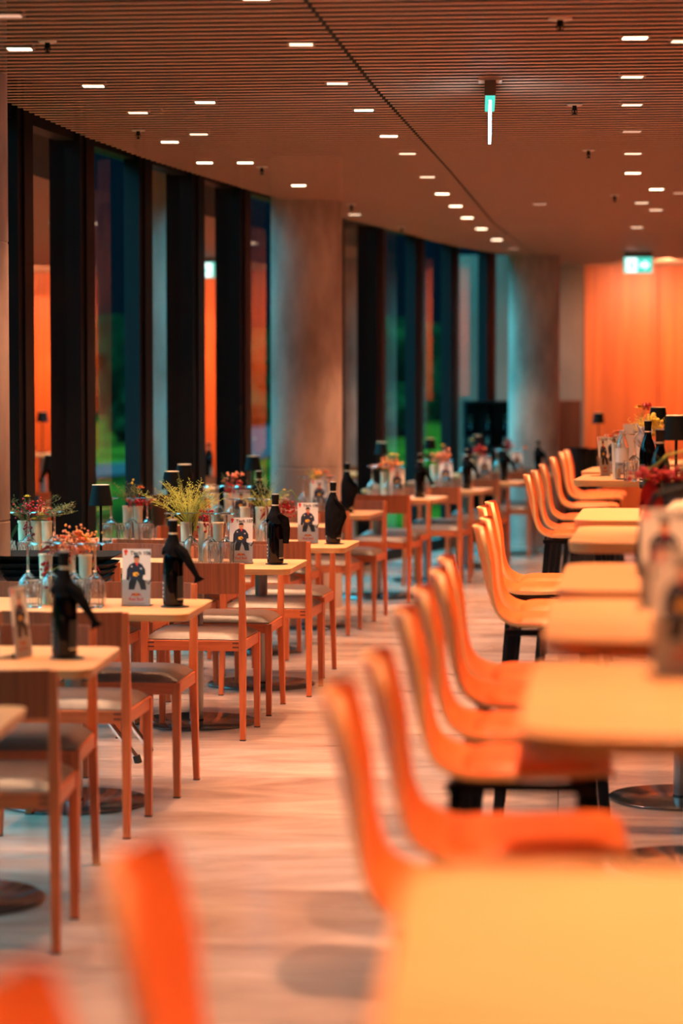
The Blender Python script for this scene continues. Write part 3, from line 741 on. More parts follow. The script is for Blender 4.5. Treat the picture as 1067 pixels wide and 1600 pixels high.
def make_lamp():
    t = thing('table_lamp', 'x', 'table lamp')
    b = BM(); lathe(b, [(0, 0), (.048, 0), (.05, .004), (.048, .012), (.008, .016), (0, .016)], 32, cap=False); obj('base', b, M['lamp_black'], t, True)
    b = BM(); lathe(b, [(.006, .014), (.006, .36)], 12); obj('pole', b, M['lamp_black'], t, True)
    b = BM(); lathe(b, [(.056, .28), (.040, .372), (.0385, .372), (.0545, .281)], 36, cap=False); shade = obj('shade', b, M['lamp_black'], t, True)
    b = BM(); lathe(b, [(0, .366), (.037, .366), (.0395, .3735), (.0405, .375), (.0395, .376), (.036, .372), (0, .371)], 36, cap=False); obj('shade_top', b, M['lamp_rim'], shade, True)
    return t
def text_mesh(txt, size, mat, parent, x, z, y, name, bold=.0):
    cu = bpy.data.curves.new(name, 'FONT'); cu.body = txt; cu.size = size; cu.align_x = 'CENTER'; cu.offset = bold
    to = bpy.data.objects.new('tmp', cu); C.objects.link(to); dg = bpy.context.evaluated_depsgraph_get()
    me = bpy.data.meshes.new_from_object(to.evaluated_get(dg)); bpy.data.objects.remove(to, do_unlink=True); bpy.data.curves.remove(cu)
    me.transform(Matrix.Translation((x, y, z)) @ Matrix.Rotation(PI/2, 4, 'X')); me.materials.clear(); me.materials.append(mat)
    o = bpy.data.objects.new(name, me); C.objects.link(o); o.parent = parent; return o
def make_card(text):
    t = thing('table_card', 'x', 'table card'); w, h = .108, .212; lean = .10
    t['used'] = 1
    b = BM(); box(b, (0, 0, h/2 + .004), (w, .0016, h)); pan = obj('card_panel', b, M['card'], t); pan.rotation_euler = (-lean, 0, 0)
    b = BM(); box(b, (0, .030, .0015), (.112, .065, .003)); box(b, (0, .0035, .05), (.112, .002, .10), rot=(-lean, 0, 0)); obj('holder', b, M['glass'], t)
    y = -.0016; O = lambda x, z: (x*w, z*h + .004)
    b = BM()
    def P(pts, mi): poly(b, [O(*p) for p in pts], P.y, mi); P.y -= .00004
    O = lambda x, z: (x*1.28*w, (.885 + (z - .875)*.90)*h + .004)
    P.y = y
    # printed hockey player, standing wide with a stick
    P([(-.21, .20), (-.05, .20), (.0, .34), (.03, .44), (-.14, .44), (-.20, .34)], 0)          # left leg
    P([(.13, .20), (.28, .20), (.25, .34), (.13, .45), (-.02, .44), (.08, .32)], 0)              # right leg
    P([(-.20, .205), (-.09, .205), (-.07, .25), (-.18, .25)], 1); P([(.15, .205), (.26, .205), (.24, .25), (.14, .25)], 1)
    P([(-.16, .40), (.17, .40), (.20, .60), (.15, .70), (.05, .735), (-.08, .735), (-.19, .69), (-.19, .58)], 1)   # jersey
    P([(-.19, .69), (-.26, .60), (-.27, .47), (-.20, .43), (-.14, .47), (-.16, .60)], 1)       # arm
    P([(.15, .70), (.24, .60), (.25, .50), (.10, .47), (.05, .51), (.14, .56)], 1)
    P([(-.10, .53), (.02, .55), (.08, .50), (.02, .46), (-.09, .47)], 3)                         # glove / crest
    P([(-.04, .73), (.05, .73), (.02, .655)], 4)                                               # collar
    P([(-.27, .47), (-.28, .40), (-.21, .38), (-.17, .43)], 0)
    P([(-.055, .73), (.05, .73), (.07, .77), (.065, .83), (-.07, .83), (-.07, .77)], 2)          # face
    P([(-.08, .80), (-.075, .855), (-.03, .875), (.03, .875), (.075, .855), (.08, .80), (.06, .825), (-.06, .825)], 0)  # hair
    P([(-.045, .80), (-.015, .80), (-.015, .806), (-.045, .806)], 0); P([(.012, .80), (.042, .80), (.042, .806), (.012, .806)], 0); P([(-.02, .755), (.02, .755), (.02, .759), (-.02, .759)], 4)
    P([(-.02, .50), (.0, .515), (.33, .325), (.42, .44), (.44, .435), (.35, .30)], 0)            # stick
    P([(-.15, .64), (-.11, .64), (-.11, .67), (-.15, .67)], 5); P([(.10, .60), (.15, .60), (.15, .63), (.10, .63)], 5)
    pr = obj('player_print', b, [M['ink'], M['jersey'], M['skin_ink'], M['gold_ink'], M['red_ink'], M['card']], pan)
    O = lambda x, z: (x*w, z*h + .004)
    b = BM(); P.y = y
    cpts = lambda cx_, cz, r, n=14: [(cx_ + r*math.cos(2*PI*k/n), cz + .045 + r*.5*math.sin(2*PI*k/n)) for k in range(n)]
    P(cpts(.0, .145, .07), 1)
    for s_ in (-1, 1):   # two charging bulls
        P([(s_*.19, 0.170), (s_*.15, 0.200), (s_*.10, 0.217), (s_*.05, 0.205), (s_*.012, 0.185), (s_*.03, 0.173), (s_*.06, 0.183), (s_*.07, 0.167), (s_*.09, 0.167), (s_*.10, 0.183), (s_*.14, 0.177), (s_*.16, 0.163), (s_*.175, 0.163)], 0)
    P(cpts(-.385, .91, .07), 0); P([(-.44, .90), (-.40, .885), (-.34, .90), (-.37, .94)], 0)
    lg = obj('logo', b, [M['red_ink'], M['gold_ink']], pan)
    for (tx, sz, mt, x, z, nm, bd) in ((text, .0200, M['ink'], .135, .895, 'title', .0004), ('Red Bull', .0165, M['red_ink'], 0, .085, 'brand_name', .0003)):
        o = text_mesh(tx, sz, mt, pan, x*w, z*h + .004, y - .0001, nm, bd)
    b = BM(); P.y = y; P([(-.36, .036), (.36, .036), (.36, .040), (-.36, .040)], 0); P([(-.30, .025), (.30, .025), (.30, .029), (-.30, .029)], 0)
    sm = obj('small_print', b, [M['grey_ink']], pan)
    return t
glass0, tumb0, vase0, bottle0 = make_wineglass(), make_tumbler(), make_vase(), make_bottle()
nap0 = [make_napkin(k) for k in range(3)]; coast0 = make_coaster(); lamp0 = make_lamp()

# flowers
def grass(b, base, top_dir, L, n, spread, rnd, r=.00085, seeds=True):
    for i in range(n):
        a = rnd.uniform(0, 2*PI); sp_ = spread*rnd.random()**.6
        d = Vector(top_dir) + Vector((math.cos(a)*sp_, math.sin(a)*sp_, 0)); d.normalize()
        l = L*rnd.uniform(.6, 1); pts = []
        for k in range(5):
            f = k/4; p = Vector(base) + d*l*f + Vector((d.x, d.y, 0))*l*.5*f*f - Vector((0, 0, 1))*l*.12*f*f*f*(1 if sp_ > .3 else .3)
            pts.append(p)
        tube(b, pts, r, 3, r2=r*.5)
        if seeds:
            for q in range(9):
                f = rnd.uniform(.45, 1); k = min(3, int(f*4)); ff = f*4 - k; p = pts[k].lerp(pts[k+1], ff)
                dd = Vector((rnd.uniform(-1, 1), rnd.uniform(-1, 1), rnd.uniform(-.2, 1)))*.018*(L/.25)
                tube(b, [p, p + dd], r*.7, 3); e_ = p + dd
                bmesh.ops.create_icosphere(b, subdivisions=1, radius=.0019, matrix=Matrix.Translation(e_))
def berries(b, c, rad, n, rnd, r=.006):
    for i in range(n):
        v = Vector((rnd.gauss(0, 1), rnd.gauss(0, 1), rnd.gauss(0, 1)))*.5; v = Vector((v.x*rad[0], v.y*rad[1], v.z*rad[2]))
        bmesh.ops.create_icosphere(b, subdivisions=2, radius=r*rnd.uniform(.7, 1.15), matrix=Matrix.Translation(Vector(c) + v))
def blossom(b, c, r, rnd, petals=9):
    for ly in range(3):
        for k in range(petals):
            a = 2*PI*k/petals + ly*.35; rr = r*(1 - .27*ly); el = .15 + .5*ly
            d = Vector((math.cos(a)*math.cos(el), math.sin(a)*math.cos(el), math.sin(el))); s_ = Vector((-math.sin(a), math.cos(a), 0))*rr*.32
            p0 = Vector(c); p1 = p0 + d*rr*.6 + s_; p2 = p0 + d*rr + Vector((0, 0, rr*.1)); p3 = p0 + d*rr*.6 - s_
            b.faces.new([b.verts.new(p) for p in (p0, p1, p2, p3)])
    bmesh.ops.create_icosphere(b, subdivisions=1, radius=r*.25, matrix=Matrix.Translation(Vector(c) + Vector((0, 0, r*.25))))
def leaf(b, p0, p1, w, bend=.02):
    p0, p1 = Vector(p0), Vector(p1); d = p1 - p0; s_ = d.cross(Vector((0, 1, .3))).normalized()*w
    pts = []; L = 5
    vs0 = []
    for k in range(L + 1):
        f = k/L; c = p0 + d*f + Vector((0, 0, bend*4*f*(1-f))); ww = math.sin(PI*(.08 + .9*f)); vs0.append((b.verts.new(c + s_*ww), b.verts.new(c - s_*ww)))
    for k in range(L): b.faces.new((vs0[k][0], vs0[k][1], vs0[k+1][1], vs0[k+1][0]))
def bouquet(loc, spec, label, seed, scale=1.0):
    rnd = random.Random(seed)
    t = thing('flower_bouquet', label, 'flowers', loc); t.scale = (scale,)*3
    b = BM()
    for it in spec:
        if it[0] in ('b', 'f'):
            for q in range(3):
                tp = Vector(it[2]) + Vector((rnd.uniform(-.02, .02), rnd.uniform(-.015, .015), -.005)); tube(b, [(rnd.uniform(-.008, .008), 0, -.12), (tp.x*.3, tp.y*.3, tp.z*.45), tp], .0013, 4)
    tube(b, [(0, 0, -.13), (0, 0, .02)], .002, 4)
    obj('stem', b, M['stem'], t)
    for it in spec:
        b = BM()
        if it[0] == 'g':    # grass: mat, dir, length, n, spread
            grass(b, it[6] if len(it) > 6 else (0, 0, -.02), it[2], it[3], it[4], it[5], rnd); obj('grass_plume', b, M[it[1]], t)
        elif it[0] == 'b':  # berries: mat at 1
            berries(b, it[2], it[3], it[4], rnd, it[5]); bc = obj('berry_cluster', b, M[it[1]], t, True); bc['kind'] = 'stuff'
        elif it[0] == 'f':
            blossom(b, it[2], it[3], rnd); obj('blossom', b, M[it[1]], t)
        elif it[0] == 'l':
            for (p0, p1, w_) in it[2]: leaf(b, p0, p1, w_)
            obj('leaf', b, M[it[1]], t)
        elif it[0] == 't':
            tube(b, it[2], it[3], 5); obj('curved_stem', b, M[it[1]], t, True)
    return t

# ------------------------------------------------------------------ dressing the tables
WINE = {}
def names(n): return {1: ['single'], 2: ['left', 'right'], 3: ['leftmost', 'middle', 'rightmost'], 4: ['leftmost', 'second from left', 'third from left', 'rightmost']}[n]
def cluster(k, du=0.0, z=.75, glasses=((-.165, -.03), (-.09, .03), (.01, -.02), (.085, .0)), tumblers=((-.13, -.10), (.10, -.085), (.05, -.09)), vases=((-.12, .07), (-.04, .085), (.035, .06)), where=None, pvase=None):
    w = where or TC[k][3]
    for i, (u, v) in enumerate(glasses):
        dup(glass0, loc_on(k, u + du, v, z), random.uniform(0, 3), 'upturned wine glass on %s, %s' % (w, names(len(glasses))[i]), 'upside-down wine glasses')
    for i, (u, v) in enumerate(sorted(tumblers)):
        r = dup(tumb0, loc_on(k, u + du, v, z), random.uniform(0, 3), 'faceted tumbler on %s, %s' % (w, names(len(tumblers))[i]), 'faceted tumblers')
    for i, (u, v) in enumerate(vases):
        dup(vase0, loc_on(k, u + du, v, z), 0, 'tall cream vase on %s, %s' % (w, names(len(vases))[i]), 'cream tapered vases')
def bottle_on(k, u, v, nap, z=.75, rz=0.0, sc=1.0, nrz=0.0):
    w = TC[k][3]; p = loc_on(k, u, v, z)
    if z == .75: dup(coast0, p, 0, 'round black coaster under the bottle on %s' % w, 'black coasters'); p = (p[0]-.006, p[1], z + .003)
    dup(bottle0, p, rz, 'black sparkling-wine bottle on %s' % w, 'black bottles with napkins')
    dup(nap0[nap], p, nrz, ('black napkin wrapped round the bottle on %s' if nap == 1 else 'black napkin tied on the bottle neck on %s') % w, 'black napkins on bottles')
def card_on(k, text, u, v, rz=0.0, label=None, z=.75):
    c = make_card(text); p = loc_on(k, u, v, z); c.location = p; c.rotation_euler = (0, 0, rz)
    c['label'] = label or 'white table card reading %s with a printed hockey player' % text; c['group'] = 'table number cards'
    return c
def lamp_at(x, ytop, label, z=.75):
    s = (ytop - HOR)/(CAM_Z - z - .376); dup(lamp0, ((x - 533.5)/s, F_PX/s, z), 0, label, 'black cordless table lamps')
# rows
cluster('c'); cluster('d', .06); cluster('e', .02); cluster('f', -.12, tumblers=((-.1, -.1), (.08, -.09)))
cluster('g', .10, glasses=((-.10, 0), (.0, .02), (.08, -.01)), tumblers=((-.1, -.1), (.02, -.1)), vases=((-.05, .09), (.04, .08)))
for k in 'hijk': cluster(k, .08, glasses=((-.12, 0), (.0, .02), (.09, -.01)), tumblers=((-.08, -.1), (.04, -.1)), vases=((-.05, .09), (.03, .08)))
cluster('d', -.82, glasses=((-.08, -.02), (.02, .0), (.13, .06)), tumblers=((-.06, -.09), (.03, -.10)), vases=((-.03, .09), (.035, .085), (.09, .07)), where='the small table beside the left column')
cluster('e', -.72, glasses=((-.09, .0), (.03, -.02), (.10, .03)), tumblers=((-.10, -.09), (.0, -.09), (.11, -.08)), vases=((-.02, .08), (.04, .075)), where='the small table under the red berries')
bottle_on('b', .368, -.02, 0); bottle_on('c', .393, -.02, 0); bottle_on('d', .385, -.02, 2); bottle_on('e', .39, 0, 1); bottle_on('f', .05, 0, 0)
bottle_on('g', .30, 0, 1); bottle_on('h', .33, 0, 0); bottle_on('i', .33, 0, 0); bottle_on('j', .33, 0, 0); bottle_on('k', .36, 0, 0)
card_on('c', 'Tisch 106', .245, -.02, -.10, 'Tisch 106 table card with printed hockey player, beside the coral flowers')
card_on('d', 'Tisch 107', .217, -.02, -.03, 'Tisch 107 table card with printed hockey player, right of the grass plume')
card_on('e', 'Tisch 108', .25, .0, .05, 'Tisch 108 table card left of the bottle wrapped in cloth')
card_on('b', 'Tisch 105', .235, -.01, 1.25, 'table card in clear stand turned nearly edge-on, on the nearest left table')
card_on('f', 'Tisch 109', -.06, -.03, .0, 'table card beside the bottle behind Tisch 108, partly hidden')
card_on('g', 'Tisch 110', .12, -.05, .2, 'table card on the table beside the middle column')
for k, w, n in (('h', 'first', 111), ('i', 'second', 112), ('j', 'third', 113), ('k', 'farthest', 114)):
    card_on(k, 'Tisch %d' % n, .16, -.04, .0, 'small blurred table card on the %s table beyond the middle column' % w)
dup(tumb0, loc_on('b', .13, -.05), 0, 'blurred tumbler cut off at the left edge on the nearest left table', 'faceted tumblers')
lamp_at(157, 757, 'black table lamp in front of the second window, largest lamp'); lamp_at(268, 736, 'black table lamp behind the green grass plume'); lamp_at(288, 725, 'black table lamp with pale top against a dark mullion')
lamp_at(395, 712, 'black table lamp just left of the middle column'); lamp_at(596, 691, 'black table lamp right of the middle column'); lamp_at(672, 685, 'black table lamp in front of the far windows'); lamp_at(745, 680, 'farthest small black table lamp at the dark windows')

# bouquets: places are the vase mouths
vz = .75 + .188
bouquet(loc_on('c', -.02, .085, vz), [('b', 'coral', (.0, -.02, .035), (.075, .05, .055), 170, .0048), ('b', 'orange_b', (.04, 0, .05), (.06, .04, .05), 110, .0045), ('b', 'berry', (-.01, -.03, .02), (.06, .04, .04), 40, .0045), ('f', 'orange_b', (.04, -.03, .05), .026), ('f', 'coral', (-.06, -.03, .03), .026), ('f', 'coral', (-.03, -.03, .06), .03), ('f', 'coral', (.02, -.03, .075), .03),
        ('t', 'stem_yellow', [(.02, -.02, .08), (.055, -.03, .07), (.085, -.04, .03), (.09, -.05, -.02), (.078, -.05, -.05)], .0028), ('b', 'red_leaf', (-.10, -.03, -.07), (.012, .01, .05), 22, .007),
        ('l', 'red_leaf', [((-.04, 0, .02), (-.13, -.02, .0), .008), ((.04, 0, -.02), (.11, -.03, -.07), .005)])], 'orange and coral blossoms in a vase on the Tisch 106 table', 1)
bouquet(loc_on('d', -.045, .07, vz), [('g', 'plume', (-.30, 0, 1), .265, 60, .65), ('g', 'plume', (.35, 0, 1), .21, 30, .45), ('f', 'white_b', (.085, 0, .145), .017), ('f', 'yellow_b', (.105, .01, .125), .017), ('f', 'white_b', (.07, -.01, .12), .014), ('f', 'yellow_b', (.09, 0, .10), .015),
        ('t', 'stem_yellow', [(-.01, 0, -.10), (0, 0, .0), (.02, 0, .07)], .006), ('t', 'stem_yellow', [(.03, 0, -.04), (.04, 0, .03), (.06, 0, .09)], .007), ('l', 'plume', [((-.02, 0, -.03), (-.11, -.02, .02), .012)]),
        ('b', 'berry', (.075, 0, .0), (.035, .03, .075), 55, .0065)], 'yellow-green grass plume with white buds on the Tisch 107 table', 2)
bouquet(loc_on('d', -.83, .08, vz), [('g', 'plume_dark', (-.45, 0, 1), .16, 26, .6), ('b', 'berry', (.03, 0, .055), (.075, .04, .05), 110, .006), ('f', 'yellow_b', (.005, -.01, .115), .02), ('f', 'yellow_b', (.075, -.03, .03), .018), ('f', 'yellow_b', (.04, -.03, .01), .018), ('f', 'yellow_b', (.085, -.03, .01), .015),
        ('b', 'red_leaf', (.01, -.03, -.05), (.02, .02, .05), 45, .006), ('g', 'plume_dark', (.9, 0, .7), .20, 30, .55), ('l', 'leaf_dark', [((-.02, 0, 0), (-.09, 0, -.12), .008), ((0, 0, .02), (.05, 0, .10), .015), ((0, 0, .02), (-.04, 0, .08), .012)])],
        'dark red berry bouquet with yellow flowers beside the left column', 3)
bouquet(loc_on('e', -.70, .08, vz), [('g', 'plume_dark', (-.3, 0, 1), .17, 30, .5), ('b', 'berry', (.025, -.01, .025), (.05, .04, .03), 95, .0065), ('f', 'orange_b', (.03, 0, .095), .028), ('f', 'coral', (.09, 0, .03), .03), ('f', 'coral', (.075, 0, .015), .022), ('b', 'yellow_b', (-.015, 0, .125), (.01, .01, .03), 4, .006)],
        'red berries and one peach flower above the table left of Tisch 108', 4)
bouquet(loc_on('e', .0, .075, vz), [('g', 'plume', (.05, 0, .7), .15, 46, 1.1), ('g', 'plume_dark', (.1, 0, 1), .22, 16, .5), ('b', 'berry', (.10, -.01, -.01), (.09, .03, .045), 120, .006), ('f', 'coral', (.115, -.01, .035), .028), ('t', 'stem', [(.05, 0, .0), (.10, 0, .075), (.15, 0, .09), (.19, 0, .03)], .003),
        ('f', 'yellow_b', (.11, 0, .09), .014), ('l', 'red_leaf', [((.06, 0, -.01), (-.02, -.03, -.07), .010), ((.07, 0, -.01), (.02, -.03, -.08), .008), ((.06, 0, 0), (.16, -.02, -.01), .009)])], 'green grass and crimson flowers on the Tisch 108 table', 5)
bouquet(loc_on('f', -.16, .09, vz), [('g', 'plume_dark', (.1, 0, 1), .14, 14, .5), ('b', 'red_leaf', (.02, 0, .04), (.05, .03, .05), 90, .0065), ('b', 'coral', (.03, 0, .10), (.06, .03, .03), 26, .007), ('f', 'orange_b', (-.03, 0, .07), .02), ('f', 'coral', (.06, 0, .04), .03)],
        'dark red bouquet with orange tips behind Tisch 108', 6)
bouquet(loc_on('g', .07, .085, vz), [('g', 'plume', (-.1, 0, 1), .13, 22, .4), ('f', 'coral', (.06, 0, .07), .035), ('f', 'coral', (.09, 0, .04), .03), ('b', 'orange_b', (0, 0, .06), (.04, .03, .03), 20, .008)], 'green and pink flowers in front of the middle column', 7)
bouquet(loc_on('h', .06, .085, vz), [('f', 'coral', (-.10, 0, .03), .05), ('f', 'coral', (-.05, 0, .04), .045), ('b', 'orange_b', (.02, 0, .06), (.07, .04, .04), 60, .012), ('f', 'yellow_b', (.03, 0, .12), .04), ('f', 'yellow_b', (.065, 0, .12), .03), ('b', 'berry', (.03, 0, .04), (.07, .04, .05), 60, .009)],
        'orange and yellow bouquet right of the middle column', 8)
bouquet(loc_on('i', .07, .085, vz), [('b', 'coral', (.03, 0, .06), (.08, .04, .05), 80, .012), ('f', 'yellow_b', (.04, 0, .16), .03), ('f', 'orange_b', (0, 0, .06), .05), ('l', 'leaf_dark', [((0, 0, .02), (-.14, 0, .09), .02), ((0, 0, .02), (-.12, 0, .05), .02)])], 'peach bouquet with one tall yellow flower in front of the far windows', 9)
bouquet(loc_on('j', .07, .085, vz), [('f', 'yellow_b', (-.05, 0, .17), .03), ('b', 'berry', (.02, 0, .07), (.06, .04, .05), 60, .011), ('f', 'yellow_b', (.0, 0, .03), .06), ('f', 'coral', (.05, 0, .09), .05)], 'yellow and red bouquet on the third table beyond the column', 10)
bouquet(loc_on('k', .07, .085, vz), [('b', 'berry', (-.02, 0, .10), (.03, .03, .05), 40, .011), ('f', 'coral', (.03, 0, .07), .04), ('f', 'coral', (.14, 0, .05), .05), ('l', 'leaf_dark', [((0, 0, .02), (-.05, 0, .16), .02)])], 'small pink bouquet on the farthest left table', 11)

# folding chrome tray stand with a stack of black trays
sx_, sy_ = -1.20, 10.25
t = thing('tray_stand', 'chrome folding tray stand between the Tisch 106 and Tisch 107 tables', 'tray stand', (sx_, sy_, 0), math.radians(-4))
for yy in (-.16, .16):
    for sg in (-1, 1):
        b = BM(); tube(b, [(sg*.355, yy, .02), (-sg*.19, yy + sg*.012, .735)], .0125, 12); obj('leg', b, M['chrome'], t, True)
        b = BM(); tube(b, [(sg*.362, yy, .0), (sg*.352, yy, .032)], .0165, 12); obj('foot_cap', b, M['rubber'], t, True)
b = BM()
for sg in (-1, 1): tube(b, [(sg*.19, -.17, .74), (sg*.19, .17, .74)], .010, 10)
obj('top_rail', b, M['chrome'], t, True)
def tray(z, w, d, h, label, dx=0.0, flare=1.12):
    b = BM(); lo = rounded(w, d, .06); hi = rounded(w*flare, d*flare, .08)
    vl = [b.verts.new((x, y, 0)) for x, y in lo]; vh = [b.verts.new((x, y, h)) for x, y in hi]; vi = [b.verts.new((x*.975, y*.975, h)) for x, y in hi]; vb = [b.verts.new((x*.97, y*.97, .005)) for x, y in lo]
    b.faces.new(vl); b.faces.new(vb)
    n = len(lo)
    for A, B in ((vl, vh), (vh, vi), (vi, vb)):
        for i in range(n): b.faces.new((A[i], A[(i+1) % n], B[(i+1) % n], B[i]))
    tag(obj('serving_tray', b, M['lamp_black'], None, True, loc=(sx_ + dx, sy_, z), rot=(0, 0, math.radians(-4))), label, 'tray', 'black trays on the folding stand')
tray(.7525, .40, .30, .026, 'bottom black serving tray on the folding chrome stand'); tray(.780, .42, .30, .026, 'second black serving tray from the bottom of the stack')
tray(.808, .44, .31, .024, 'third black serving tray of the stack'); tray(.834, .40, .30, .034, 'wide flared black serving tray on top of the stack', 0, 1.30)

# bottle coolers behind
def cooler(x, ybase, h, r0, r1, mat, label):
    X, Y = ground(x, ybase, .75); b = BM(); lathe(b, [(0, 0), (r0, 0), (r1, h), (r1 - .004, h), (r0 - .004, .006), (0, .006)], 32, cap=False)
    tag(obj('bottle_cooler', b, M[mat], None, True, loc=(X, Y, .75)), label, 'bottle cooler')
cooler(249, 824, .19, .040, .054, 'leather', 'dark brown tapered bottle cooler behind the grass plume'); cooler(226, 821, .17, .045, .058, 'bin', 'black glossy bottle cooler left of the brown one')

# far end furniture
b = BM(); t = thing('cabinet', 'black open cabinet with bottles by the far column', 'cabinet', (1.52, 24.75, 0))
for (c, s_) in (((0, .15, .72), (.56, .02, 1.44)), ((-.27, 0, .72), (.02, .32, 1.44)), ((.27, 0, .72), (.02, .32, 1.44)), ((0, 0, 1.43), (.56, .32, .02)), ((0, 0, .5), (.52, .3, .02)), ((0, 0, .95), (.52, .3, .02)), ((0, 0, .05), (.52, .3, .1))): box(b, c, s_)
obj('body', b, M['bin'], t)
for i in range(6):
    dup(bottle0, (1.52 - .2 + (i % 3)*.18, 24.72, .51 if i < 3 else .96), 1, 'dark bottle on the %s shelf of the black cabinet, %s' % ('lower' if i < 3 else 'upper', ('left', 'middle', 'right')[i % 3]), 'bottles in the black cabinet')
t = thing('sideboard', 'dark red-brown side cabinet at the left of the orange wall', 'cabinet', (0, 0, 0))
b = BM(); box(b, (2.36, 25.6, .72), (.30, .5, 1.44)); obj('body', b, noise_color(newmat('dark_red_wood', rough=.5), (.17, .035, .012), (.24, .05, .018), (8, 8, .5), 3), t, bevel=.004)
b = BM(); box(b, (2.17, 25.55, .74), (.07, .5, 1.48)); obj('side_panel', b, M['bin'], t)
for (x, y, l) in ((903, 700, 'left black bin by the orange wall'), (921, 702, 'right black bin by the orange wall')):
    Yb = 20.2; s = F_PX/Yb; X = (x - 533.5)/s; zt = CAM_Z - (y - HOR)/s
    t = thing('bin', l, 'bin', (X, Yb + (0 if x < 910 else .12), 0)); b = BM(); lathe(b, [(0, 0), (.07, 0), (.085, zt), (.08, zt), (.07, .02), (0, .02)], 28, cap=False); obj('body', b, M['bin'], t, True)
    b = BM(); lathe(b, [(.083, zt - .02), (.09, zt - .015), (.09, zt + .004), (.08, zt + .004)], 28, cap=False); obj('rim', b, M['black_metal'], t, True)

# ------------------------------------------------------------------ things on the bar tables
def place(x, y, z):  X, Y = ground(x, y, z); return (X, Y, z)
Z1 = 1.09
def bar_card(x, ybot, rz, text, label):
    c = make_card(text); c.location = place(x, ybot, Z1); c.rotation_euler = (0, 0, rz); c['label'] = label; c['group'] = 'table number cards'; return c
bar_card(1042, 950, .12, 'Tisch 202', 'large blurred table card on the third bar table at the right edge')
bar_card(1074, 1062, .10, 'Tisch 201', 'nearest and largest blurred table card, cut by the right edge')
bar_card(946, 744, .95, 'Tisch 204', 'narrow table card in clear stand just left of the water bottle')
bar_card(960, 738, .10, 'Tisch 205', 'white table card half hidden behind the water bottle')
b = BM(); t = thing('display_frame', 'pale blue-grey menu board standing behind the water bottle', 'menu board', (1.72, 14.4, Z1)); box(b, (0, 0, .135), (.085, .006, .26)); obj('board', b, M['grey_ink'], t)
b = BM(); box(b, (0, 0, .003), (.11, .06, .006)); obj('foot', b, M['steel'], t)
# water bottle
p = place(972, 749, Z1)
t = thing('water_bottle', 'clear glass water bottle with white label on a bar table', 'bottle', p)
b = BM(); lathe(b, [(0, 0), (.030, 0), (.034, .004), (.034, .16), (.032, .18), (.020, .215), (.013, .235), (.013, .25), (.011, .25), (.011, .234), (.018, .213), (.030, .178), (.0325, .16), (.0325, .006), (0, .006)], 32, cap=False); obj('body', b, M['glass'], t, True)
b = BM(); lathe(b, [(.0145, .238), (.015, .24), (.015, .258), (0, .259)], 20, cap=False); obj('cap', b, M['white_plastic'], t, True)
b = BM(); lathe(b, [(.0344, .09), (.0344, .165)], 32, cap=False); obj('label', b, M['card'], t, True)
b = BM()
for z in (.083, .070, .060): lathe(b, [(.0346, z), (.0346, z + .006)], 32, cap=False)
obj('print', b, M['grey_ink'], t, True)
# glasses, vases, bottles, lamps on the bar tables
for i, (x, y, zz) in enumerate(((991, 748, 0), (1000, 741, 0))):
    dup(glass0, place(x, y, Z1), i, 'upside-down wine glass %s right of the water bottle' % ('just' if i == 0 else 'second'), 'upside-down wine glasses')
dup(vase0, place(1002, 746, Z1), 0, 'cream tapered vase right of the water bottle', 'cream tapered vases')
dup(tumb0, place(985, 752, Z1), 0, 'faceted tumbler beside the water bottle', 'faceted tumblers')
for (x, ytop, l, n) in ((1012, 657, 'black bottle with pale cap behind the grey napkin', 0), (1031, 670, 'black bottle with pale cap among the dark foliage', 2)):
    s = (ytop - HOR)/(CAM_Z - Z1 - .325); q = ((x - 533.5)/s, F_PX/s, Z1)
    q = (q[0], min(q[1], 13.2) if q[1] > 10.5 else min(q[1], 9.4), Z1)
    dup(bottle0, q, .3, l, 'black bottles with napkins')
s = (643 - HOR)/(CAM_Z - Z1 - .376 + .0); 
dup(lamp0, (1.72, 13.15, Z1), 0, 'black lamp shade behind yellow flowers on the right', 'black cordless table lamps', scale=(1, 1, 1))
dup(lamp0, (1.28, 9.25, Z1), 0, 'black lamp shade cut off by the right edge', 'black cordless table lamps')
dup(lamp0, (2.23, 21.0, .98), 0, 'small black lamp in front of the orange wall', 'black cordless table lamps')
b = BM(); lathe(b, [(0, 0), (.25, 0), (.26, .01), (.26, .03), (0, .03)], 32, cap=False); t = thing('side_table', 'small round pale table in front of the orange wall', 'table', (2.23, 21.0, 0))
obj('tabletop', b, M['oak_top'], t, True, loc=(0, 0, .95)); b = BM(); lathe(b, [(.03, .01), (.03, .95)], 20); obj('column', b, M['steel'], t, True); b = BM(); lathe(b, [(0, 0), (.2, 0), (.2, .012), (0, .012)], 32, cap=False); obj('base_plate', b, M['steel_dark'], t, True)
